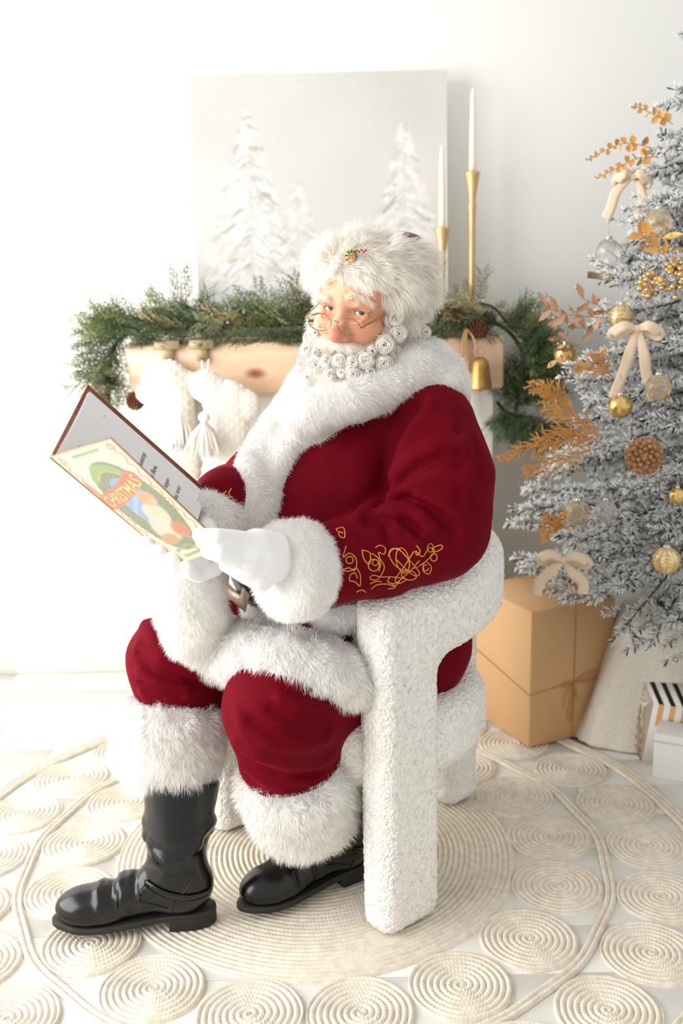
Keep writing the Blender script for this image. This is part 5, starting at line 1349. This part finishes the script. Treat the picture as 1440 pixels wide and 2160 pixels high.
# ---- baubles
M_cap = mat('silver_cap', (214, 214, 212), .25, 1.)
def glassy(name, rgb, tr, metal): return mat(name, rgb, .12 if tr else .3, metal, trans=tr, ior=1.25, coat=.5)
M_gclear = glassy('clear_gold_glass', (232, 222, 196), .75, 0.); M_gclear2 = glassy('clear_glass', (232, 234, 232), .85, 0.); M_gsolid = mat('gold_foil', (212, 172, 96), .3, .9, var=(90, (236, 206, 140)), bump=(120, .5, .002))
M_gnet = mat('gold_net_glass', (214, 190, 130), .3, .5, var=(60, (236, 226, 196)), bump=(140, .4, .001))
def bauble(x, y, r, m, lab, lines=0, out=.025):
    c = ot(x, y, out); R0 = r/CAM_F*np.linalg.norm(c-CAMO)
    t = thing('bauble', c, lab, 'ornament', 'baubles on the tree')
    b = MB(); b.ball((0, 0, 0), R0, 28, 20); V, F = b.out(); link_obj('globe', mesh_data('globe', V, F, m), t)
    b = MB(); b.lathe([(.0001, R0*.9), (R0*.27, R0*.9), (R0*.27, R0*1.16), (R0*.2, R0*1.2), (.0001, R0*1.2)], (0, 0, 0), 14); V, F = b.out(); link_obj('cap', mesh_data('cap', V, F, M_cap), t)
    b = MB(); b.tube([(R0*.12*math.cos(q), 0, R0*1.3+R0*.12*math.sin(q)) for q in np.linspace(0, 6.28, 12, endpoint=False)], .0008, 5, closed=True); b.tube([(0, 0, R0*1.4), (0, .006, R0*1.4+.035)], .0006, 4); V, F = b.out(); link_obj('hanger', mesh_data('hanger', V, F, M_cap), t)
    if lines:
        b = MB(); r1 = R0*1.008
        for k in range(lines):
            if lines >= 8:
                a = np.linspace(0, 6.28, 40, endpoint=False); ph = k*math.pi/lines
                if k % 2: b.tube([(r1*math.cos(q)*math.cos(ph), r1*math.cos(q)*math.sin(ph), r1*math.sin(q)) for q in a], .0007, 4, closed=True)
                else: zz = (-.8+1.6*k/lines)*r1; rr = math.sqrt(r1*r1-zz*zz); b.tube([(rr*math.cos(q), rr*math.sin(q), zz+.1*R0*math.sin(6*q)) for q in a], .0007, 4, closed=True)
            else:
                q = np.linspace(0, 1, 50); th = q*3.14; b.tube(np.stack([r1*np.sin(th)*np.cos(q*5+k*2), r1*np.sin(th)*np.sin(q*5+k*2), r1*np.cos(th)], 1), .0009, 4)
        V, F = b.out(); link_obj('gold_lines', mesh_data('gold_lines', V, F, M_gold), t)
bauble(1388, 470, 27, M_gclear, 'clear glass bauble with gold swirls, highest on the tree', 5)
bauble(1283, 531, 25, M_gclear2, 'clear glass bauble with gold leaf at the left tree edge, below the highest bow', 4)
bauble(1310, 668, 24, M_gnet, 'gold lined glass bauble just above the middle velvet bow', 10)
bauble(1192, 748, 23, M_gsolid, 'gold bauble beside the lower copper leaf spray', 0)
bauble(1308, 858, 24, M_gsolid, 'solid gold foil bauble hanging below the left ribbon tail of the middle bow', 0)
bauble(1388, 818, 26, M_gclear, 'clear gold-swirled bauble behind the right ribbon tail of the middle bow', 5)
bauble(1219, 1081, 25, M_gclear2, 'clear bauble with gold net, left one of the low pair', 12)
bauble(1277, 1078, 23, M_gclear2, 'clear bauble with gold leaf, right one of the low pair', 3)
bauble(1405, 1182, 27, M_gnet, 'gold netted bauble hanging lowest on the tree at the right', 12)
bauble(1428, 1046, 17, M_gsolid, 'small gold bauble at the right picture edge', 0)
c = ot(1358, 962, .03); pcn = thing('pine_cone', c, 'copper brown pine cone facing out among the flocked branches', 'pine cone')
d = CAMO-c; o = link_obj('cone', cone_me, pcn, (0, 0, 0), orient(d), 1.55); 
# ---- gold bead cluster and glitter sticks
M_bead = mat('champagne_bead', (226, 190, 130), .2, .95)
c = ot(1400, 592, .035); t = thing('bead_cluster', c, 'cluster of shiny champagne gold beads on the tree', 'ornament'); rg = np.random.default_rng(8); dd = ray(1400, 592); Rm = frame(-dd)
b = MB(); b.ball((0, 0, 0), .0075, 10, 8); V, F = b.out(); bm = mesh_data('bead', V, F, M_bead)
for k in range(62): u = rg.uniform(-1, 1); link_obj('bead', bm, t, Rm@np.array([u*.055, .022*rg.normal()*.8+.3*u*.055, rg.uniform(-.012, .014)]), None, rg.uniform(.7, 1.1))
for x, y, lab in ((1262, 582, 'gold glitter roll poking out at the left tree edge'),):
    c = ot(x, y, .02); t = thing('glitter_roll', c, lab, 'ornament'); b = MB(); b.tube([(-.03, 0, .004), (.035, .0, -.004)], .009, 10); V, F = b.out(); link_obj('roll', mesh_data('roll', V, F, M_glit), t)
# ---- velvet bows
M_bow = mat('blush_velvet', (226, 204, 178), .75, sheen=.5, bump=(300, .2, .001))
def ribbon(b, path, nrm, w_):
    path = spline(path, 22); T = np.gradient(path, axis=0); T /= np.linalg.norm(T, axis=1)[:, None]; S_ = np.cross(T, nrm); S_ /= np.linalg.norm(S_, axis=1)[:, None]
    w_ = np.interp(np.linspace(0, 1, 22), np.linspace(0, 1, len(w_)), w_)[:, None]; N_ = np.cross(S_, T)
    V = []
    for off in (-.0006, .0006): V += [path-S_*w_/2+N_*off, path-S_*w_/6+N_*(off+.0015), path+S_*w_/6+N_*(off-.0005), path+S_*w_/2+N_*off]
    V = np.stack(V, 1).reshape(-1, 3); F = []
    for i in range(21):
        a, c = i*8, i*8+8
        for k in range(3): F += [[a+k, a+k+1, c+k+1, c+k], [a+4+k, c+4+k, c+5+k, a+5+k]]
        F += [[a, c, c+4, a+4], [a+3, a+7, c+7, c+3]]
    b.add(V, F)
def bow(cx, cy, sp, lab, out=.05):
    c = ot(cx, cy, out); t = thing('velvet_bow', c, lab, 'bow', 'velvet bows on the tree'); d = ray(cx, cy); Rm = frame(-d, (1, 0, 0)); k = np.linalg.norm(c-CAMO)/CAM_F
    def q(x, y, z=0): return Rm@np.array([(x-cx)*k, -(y-cy)*k, z])
    for (lx, ly, nm) in sp['loops']:
        b = MB(); my = (ly-cy); ribbon(b, [q(cx, cy, .004), q(cx+(lx-cx)*.5, cy+my*.5-10, .022), q(lx, ly, .012), q(cx+(lx-cx)*.95, cy+my+6, -.002), q(cx+(lx-cx)*.45, cy+my*.5+3, -.006), q(cx, cy, 0)], Rm@np.array([0, .25, 1.]), [.012, .024, .026, .026, .022, .012]); V, F = b.out(); link_obj('loop', mesh_data('loop', V, F, M_bow), t)
    for pts in sp['tails']:
        b = MB(); n = len(pts); ribbon(b, [q(x, y, .004+.006*math.sin(i*1.7)) for i, (x, y) in enumerate(pts)], Rm@np.array([0, 0, 1.]), [.012]+[.026]*(n-1)); V, F = b.out(); link_obj('tail', mesh_data('tail', V, F, M_bow), t)
    b = MB(); b.ball((0, 0, .004), (.010, .010, .009), 10, 8, None); V, F = b.out(); V = V@Rm.T; link_obj('knot', mesh_data('knot', V, F, M_bow), t)
bow(1344, 694, dict(loops=[(1297, 700, 0), (1386, 702, 0)], tails=[[(1342, 698), (1330, 740), (1318, 780), (1300, 832)], [(1348, 698), (1358, 745), (1364, 785), (1380, 836)]]), 'blush velvet bow with long tails in the middle of the tree')
bow(1186, 1182, dict(loops=[(1143, 1176, 0), (1236, 1186, 0)], tails=[[(1184, 1186), (1165, 1200), (1140, 1225), (1130, 1252)], [(1190, 1186), (1205, 1208), (1225, 1228), (1224, 1252)]]), 'blush velvet bow hanging low over the kraft paper parcel')
bow(1335, 372, dict(loops=[(1305, 378, 0), (1362, 382, 0)], tails=[[(1328, 378), (1305, 400), (1296, 430), (1288, 450)], [(1345, 380), (1356, 415), (1352, 445), (1345, 488)]]), 'blush velvet bow with twisted tails near the top of the tree')
# ---- metallic sprays
M_leafg = mat('gold_leaf', (232, 178, 104), .4, .6, bump=(80, .4, .002)); M_copper = mat('copper_leaf', (206, 164, 132), .35, .6, bump=(60, .4, .002)); M_fern = mat('amber_fern', (222, 168, 98), .5, .3)
def leaf(b, c, d, n_, L, w_, cup=.2):
    d = d/np.linalg.norm(d); s = np.cross(d, n_); s /= np.linalg.norm(s); n_ = np.cross(s, d)
    prof = [(0, .12), (.25, .75), (.5, 1), (.75, .75), (1, .03)]; V = []
    for off in (0, .0005):
        for t, q in prof: V += [c+d*L*t-s*w_*q/2+n_*(cup*w_*q+off), c+d*L*t+n_*off, c+d*L*t+s*w_*q/2+n_*(cup*w_*q+off)]
    F = []
    for i in range(4):
        for k in range(2): a = i*3+k; F += [[a, a+1, a+4, a+3], [a+15, a+18, a+19, a+16]]
    b.add(V, F)
def spray(kind, stems, lab, nm, m, cat='spray', grp=None, Yoff=.03):
    p0 = ot(*stems[0][-1][:2], Yoff); t = thing(nm, p0, lab, cat, grp); rg = np.random.default_rng(len(lab))
    for st in stems:
        # the root of the stem lies on the tree surface and the tip reaches out from it at the same distance
        Yr = ot(*st[-1], Yoff)[1]; P = [p3(x, y, Yr+.02*i-.02*(len(st)-1)) for i, (x, y) in enumerate(st)]; sp = spline(P, 40)-wloc(t); b = MB(); b.tube(sp, .0012, 5); V, F = b.out(); link_obj('stem', mesh_data('stem', V, F, m), t)
        b = MB(); L_ = np.linalg.norm(np.diff(sp, axis=0), axis=1).sum(); T = np.gradient(sp, axis=0); T /= np.linalg.norm(T, axis=1)[:, None]
        if kind == 'euc':
            n = int(L_/.0105)
            for k in range(n):
                u = k/n; i = int(u*39); sz = .007+.020*u; sd = np.cross(T[i], [0, 1, 0])*(-1)**k+rg.normal(size=3)*.35; leaf(b, sp[i], sd-T[i]*.5, rg.normal(size=3)+np.array([0, -1.5, 0]), sz, sz*.85)
        elif kind == 'copper':
            n = max(4, int(L_/.022))
            for k in range(n):
                u = k/n; i = int(u*39); sd = np.cross(T[i], [0, 1, 0])*(-1)**k*.8+rg.normal(size=3)*.25-T[i]*.8; leaf(b, sp[i], sd, rg.normal(size=3)*.6+np.array([0, -1.2, .3]), .040*rg.uniform(.8, 1.25), .016); b.ball(sp[i]+sd*.018+rg.normal(size=3)*.005, .0042, 7, 5)
        else:
            n = int(L_/.006)
            for k in range(n):
                u = k/n; i = int(u*39); a = sp[i]; sd = np.cross(T[i], [0, 1, 0])*(-1)**k*.55-T[i]*.95+rg.normal(size=3)*.22; sd /= np.linalg.norm(sd); l1 = (.016+.045*min(1, u*1.6))*rg.uniform(.7, 1.1)
                e = a+sd*l1; b.tube([a, (a+e)/2+np.array([0, 0, .002]), e], [.0014, .0018, .0008], 4, caps=False)
                for q in range(3): c_ = a+(e-a)*(.35+.22*q); e2 = c_+(sd*.8+rg.normal(size=3)*.5)*.010; b.tube([c_, e2], [.0016, .0008], 4, caps=False)
        V, F = b.out(); link_obj('foliage', mesh_data('foliage', V, F, m, kind != 'fern'), t)
spray('euc', [[(1238, 338), (1275, 318), (1320, 302), (1375, 312)], [(1258, 376), (1295, 358), (1340, 335), (1390, 330)]], 'golden eucalyptus spray near the top left of the tree', 'eucalyptus_spray', M_leafg, grp='golden eucalyptus sprays')
spray('euc', [[(1330, 224), (1350, 228), (1385, 245), (1420, 262)]], 'short golden eucalyptus twig above the larger one', 'eucalyptus_spray', M_leafg, grp='golden eucalyptus sprays')
spray('copper', [[(1152, 648), (1190, 662), (1240, 668), (1290, 672)], [(1160, 662), (1215, 690), (1270, 690)], [(1230, 630), (1260, 645), (1290, 668)]], 'upper copper leaf spray sticking out to the left', 'copper_spray', M_copper, grp='copper leaf sprays')
spray('copper', [[(1168, 702), (1195, 722), (1225, 735)], [(1175, 760), (1192, 735), (1225, 725)]], 'lower small copper leaf spray above the gold bauble', 'copper_spray', M_copper, grp='copper leaf sprays')
spray('copper', [[(1365, 500), (1385, 520), (1410, 535)], [(1425, 540), (1405, 510), (1390, 495)], [(1352, 490), (1375, 500), (1400, 500)]], 'gold leaf pick below the highest bauble', 'gold_leaf_pick', M_leafg)
spray('fern', [[(1058, 968), (1120, 945), (1190, 930), (1270, 925)], [(1110, 995), (1170, 975), (1260, 945)], [(1135, 930), (1190, 915), (1270, 915)], [(1150, 860), (1200, 880), (1265, 905)]], 'big amber fern spray reaching left towards the garland', 'fern_spray', M_fern, grp='amber fern sprays')
spray('fern', [[(1120, 814), (1165, 835), (1200, 865)], [(1145, 812), (1180, 840), (1215, 880)]], 'thin amber fern spray above the big one', 'fern_spray', M_fern, grp='amber fern sprays')
spray('fern', [[(1218, 778), (1250, 775), (1290, 792)], [(1262, 748), (1270, 770), (1290, 795)]], 'amber fern tuft left of the middle bow', 'fern_spray', M_fern, grp='amber fern sprays')
spray('fern', [[(1148, 1130), (1170, 1118), (1200, 1110)], [(1155, 1095), (1175, 1105), (1200, 1115)], [(1175, 1090), (1185, 1105), (1200, 1120)]], 'rusty fern tuft low above the lowest bow', 'fern_spray', M_fern, grp='amber fern sprays')

# ================================================================== presents and tree skirt
M_kraft = mat('kraft_paper', (206, 164, 118), .75, bump=(20, .15, .003)); M_twine = mat('thin_twine', (196, 146, 90), .8)
KA = np.array([.502, 2.655, 0]); KH = .396; e1 = np.array([.256, .119, 0]); e2 = np.array([-.121, .187, 0])*1.28; e2 = np.array([-.121, .262, 0])
kr = thing('kraft_parcel', KA+(e1+e2)/2, 'big kraft paper parcel tied with twine between chair and tree', 'gift box')
L1, L2 = np.linalg.norm(e1), np.linalg.norm(e2); u1, u2 = e1/L1, e2/L2; RK = np.stack([u1, u2, [0, 0, 1.]], 1)
b = MB(); b.box(KA+(e1+e2)/2+np.array([0, 0, KH/2+.009]), (L1, L2, KH-.002), RK, bev=.003); b.build('box', M_kraft, kr, False)
def kf(a, z): return KA+u1*a-u2*.0018+np.array([0, 0, z])
b = MB(); zb = .165
b.tube([KA-u1*.002+u2*L2+np.array([0, 0, zb+.05]), KA-u1*.002-u2*.002+np.array([0, 0, zb]), kf(L1*.5, zb+.012), kf(L1, zb+.02)], .0016, 6)
b.tube([kf(L1*.52, .012), kf(L1*.52, KH+.006), KA+u1*L1*.52+u2*L2*.5+np.array([0, 0, KH+.011]), KA+u1*L1*.5+u2*L2+np.array([0, 0, KH+.011])], .0016, 6)
b.build('twine', M_twine, kr)
b = MB()
for pts in ([(0, 0), (-.03, .006), (-.045, -.004), (-.02, -.012), (0, 0)], [(0, 0), (.03, .016), (.075, .018), (.09, .004), (.05, -.006), (0, 0)], [(0, 0), (-.012, -.04), (-.02, -.09), (-.012, -.115), (-.004, -.08), (0, 0)], [(0, 0), (.006, -.03), (.01, -.05)], [(0, 0), (-.03, -.03), (-.035, -.07)]):
    b.tube(spline([kf(L1*.52+x, zb+.012+z)-u2*.004 for x, z in pts], 24), .0015, 5)
b.build('twine_bow', M_twine, kr)
# canvas tree skirt draped round the stand
M_linen = mat('speckled_linen', (232, 227, 216), .9, var=(240, (216, 208, 194)), bump=(300, .3, .001))
def f_skirt(P):
    x, y, z = P[:, 0]-1.03, P[:, 1]-2.74, P[:, 2]; r = np.hypot(x, y); a = np.arctan2(y, x)
    am = np.interp(np.degrees(a) % 360, [0, 150, 186, 193, 199, 207, 216, 228, 300, 330, 360], [1, 1, 1, .93, .78, .64, .52, .44, .44, 1, 1]); R0 = am*np.interp(z, [-.01, .02, .10, .20, .30, .36, .42], [.425, .41, .37, .32, .28, .26, .22]) + .022*np.sin(5*a+1.2)*np.clip(1-z/.4, 0, 1) + .010*np.sin(11*a+2*z*10)*np.clip(1-z/.45, 0, 1)
    return smax((r-R0)*.7, z-(.365+.018*np.sin(3*a+.5)), .03)
V, F = sn_mesh(lambda P: np.maximum(f_skirt(P), -(f_skirt(P)+.012)) if 0 else f_skirt(P), (.5, 2.2, .001), (1.6, 3.3, .42), .009)
V[:, 2] = np.maximum(V[:, 2], .001)
sk_t = thing('tree_skirt', (1.03, 2.74, 0), 'speckled linen cloth draped around the tree foot', 'tree skirt'); mk('cloth', V, F, M_linen, sk_t)
b = MB(); b.lathe([(.15, .36), (.16, .375), (.15, .385), (.13, .375), (.125, .33), (.0001, .33)], (1.03, 2.74, 0), 24); b.build('pot_rim', mat('black_pot', (20, 20, 22), .5), sk_t)
# striped foil box with patterned side
M_pw = mat('white_card', (240, 239, 236), .5); M_foil = mat('gold_foil_print', (214, 164, 104), .25, .85)
WB = np.array([.794, 2.489, 0])
wb = thing('white_box', WB+np.array([.11, .05, 0]), 'plain white gift box at the right picture edge', 'gift box')
fu = np.array([.93, -.30, 0]); fu = np.array([.85, -.42, 0]); fu /= np.linalg.norm(fu); bu = np.array([-fu[1], fu[0], 0]); Rw = np.stack([fu, bu, [0, 0, 1.]], 1)
b = MB(); b.box(WB+fu*.13+bu*.046+np.array([0, 0, .0625]), (.26, .092, .124), Rw, bev=.002); b.build('box', M_pw, wb, False)
b = MB(); b.box(WB+fu*.13-bu*.0006+np.array([0, 0, .104]), (.262, .002, .003), Rw); b.build('lid_seam', mat('card_seam', (214, 212, 206), .6), wb, False)
q = dict(fbl=p3(1352, 1609, 2.574), ftl=p3(1378, 1484, 2.60), btl=p3(1356, 1432, 2.665), bbl=p3(1331, 1552, 2.645))
ex = fu*.26
sb = thing('striped_gift_box', (q['fbl']+ex/2)*np.array([1, 1, 0]), 'gift box with gold foil stripes, dark reflection painted on the top ones, and geometric gold side, behind the white box', 'gift box')
A = {k: v for k, v in q.items()}; B_ = {k: v+ex for k, v in q.items()}
zmin = min(A['fbl'][2], A['bbl'][2]); 
V = [A['fbl'], A['ftl'], A['btl'], A['bbl'], B_['fbl'], B_['ftl'], B_['btl'], B_['bbl']]
mk('box', np.array(V), np.array([[0, 1, 2, 3], [4, 7, 6, 5], [0, 4, 5, 1], [1, 5, 6, 2], [2, 6, 7, 3], [3, 7, 4, 0]]), M_pw, sb, smooth=False)
def qd(o, u, v, u0, u1_, v0, v1_, n_): return np.array([o+u*a+v*c for a, c in ((u0, v0), (u1_, v0), (u1_, v1_), (u0, v1_))])+n_*.0008
o_, u_, v1_, v2_ = A['ftl'], ex, A['fbl']-A['ftl'], A['btl']-A['ftl']; nF = np.cross(u_, v1_); nF /= -np.linalg.norm(nF) if nF[1] > 0 else np.linalg.norm(nF); nT = np.cross(v2_, u_); nT /= np.linalg.norm(nT); nT = nT*(1 if nT[2] > 0 else -1)
for k in range(8):
    u0 = .055+.118*k
    mk('foil_stripe', qd(o_, u_, v1_, u0, u0+.05, 0, .36, nF), np.array([[0, 1, 2, 3]]), M_foil, sb, smooth=False)
    mk('foil_reflection_stripe', qd(o_, u_, v2_, u0, u0+.05, 0, 1, nT), np.array([[0, 1, 2, 3]]), mat('painted_dark_reflection', (30, 26, 20), .4) if k == 0 else bpy.data.materials['painted_dark_reflection'], sb, smooth=False)  # top stripes are foil too; their dark reflection is painted into the colour
nS = np.cross(v1_, v2_); nS /= np.linalg.norm(nS); nS = nS*(1 if nS[0] < 0 else -1)
b = MB(); S_ = lambda a, c: o_+v2_*a+v1_*c+nS*.001
for L in ([(.04, .01), (.04, .98), (.96, .98), (.96, .5)], [(.04, .01), (.96, .02)], [(.16, .06), (.16, .90), (.96, .62)], [(.28, .12), (.28, .80), (.96, .50)], [(.40, .18), (.40, .68), (.9, .42)], [(.16, .06), (.9, .1)], [(.28, .12), (.85, .18)], [(.52, .26), (.52, .5), (.8, .36)], [(.1, .98), (.96, .78)], [(.5, .18), (.9, .30)], [(.9, .1), (1.0, .42)]):
    b.tube([S_(a, c) for a, c in L], .0014, 4)
b.build('gold_pattern', M_foil, sb)
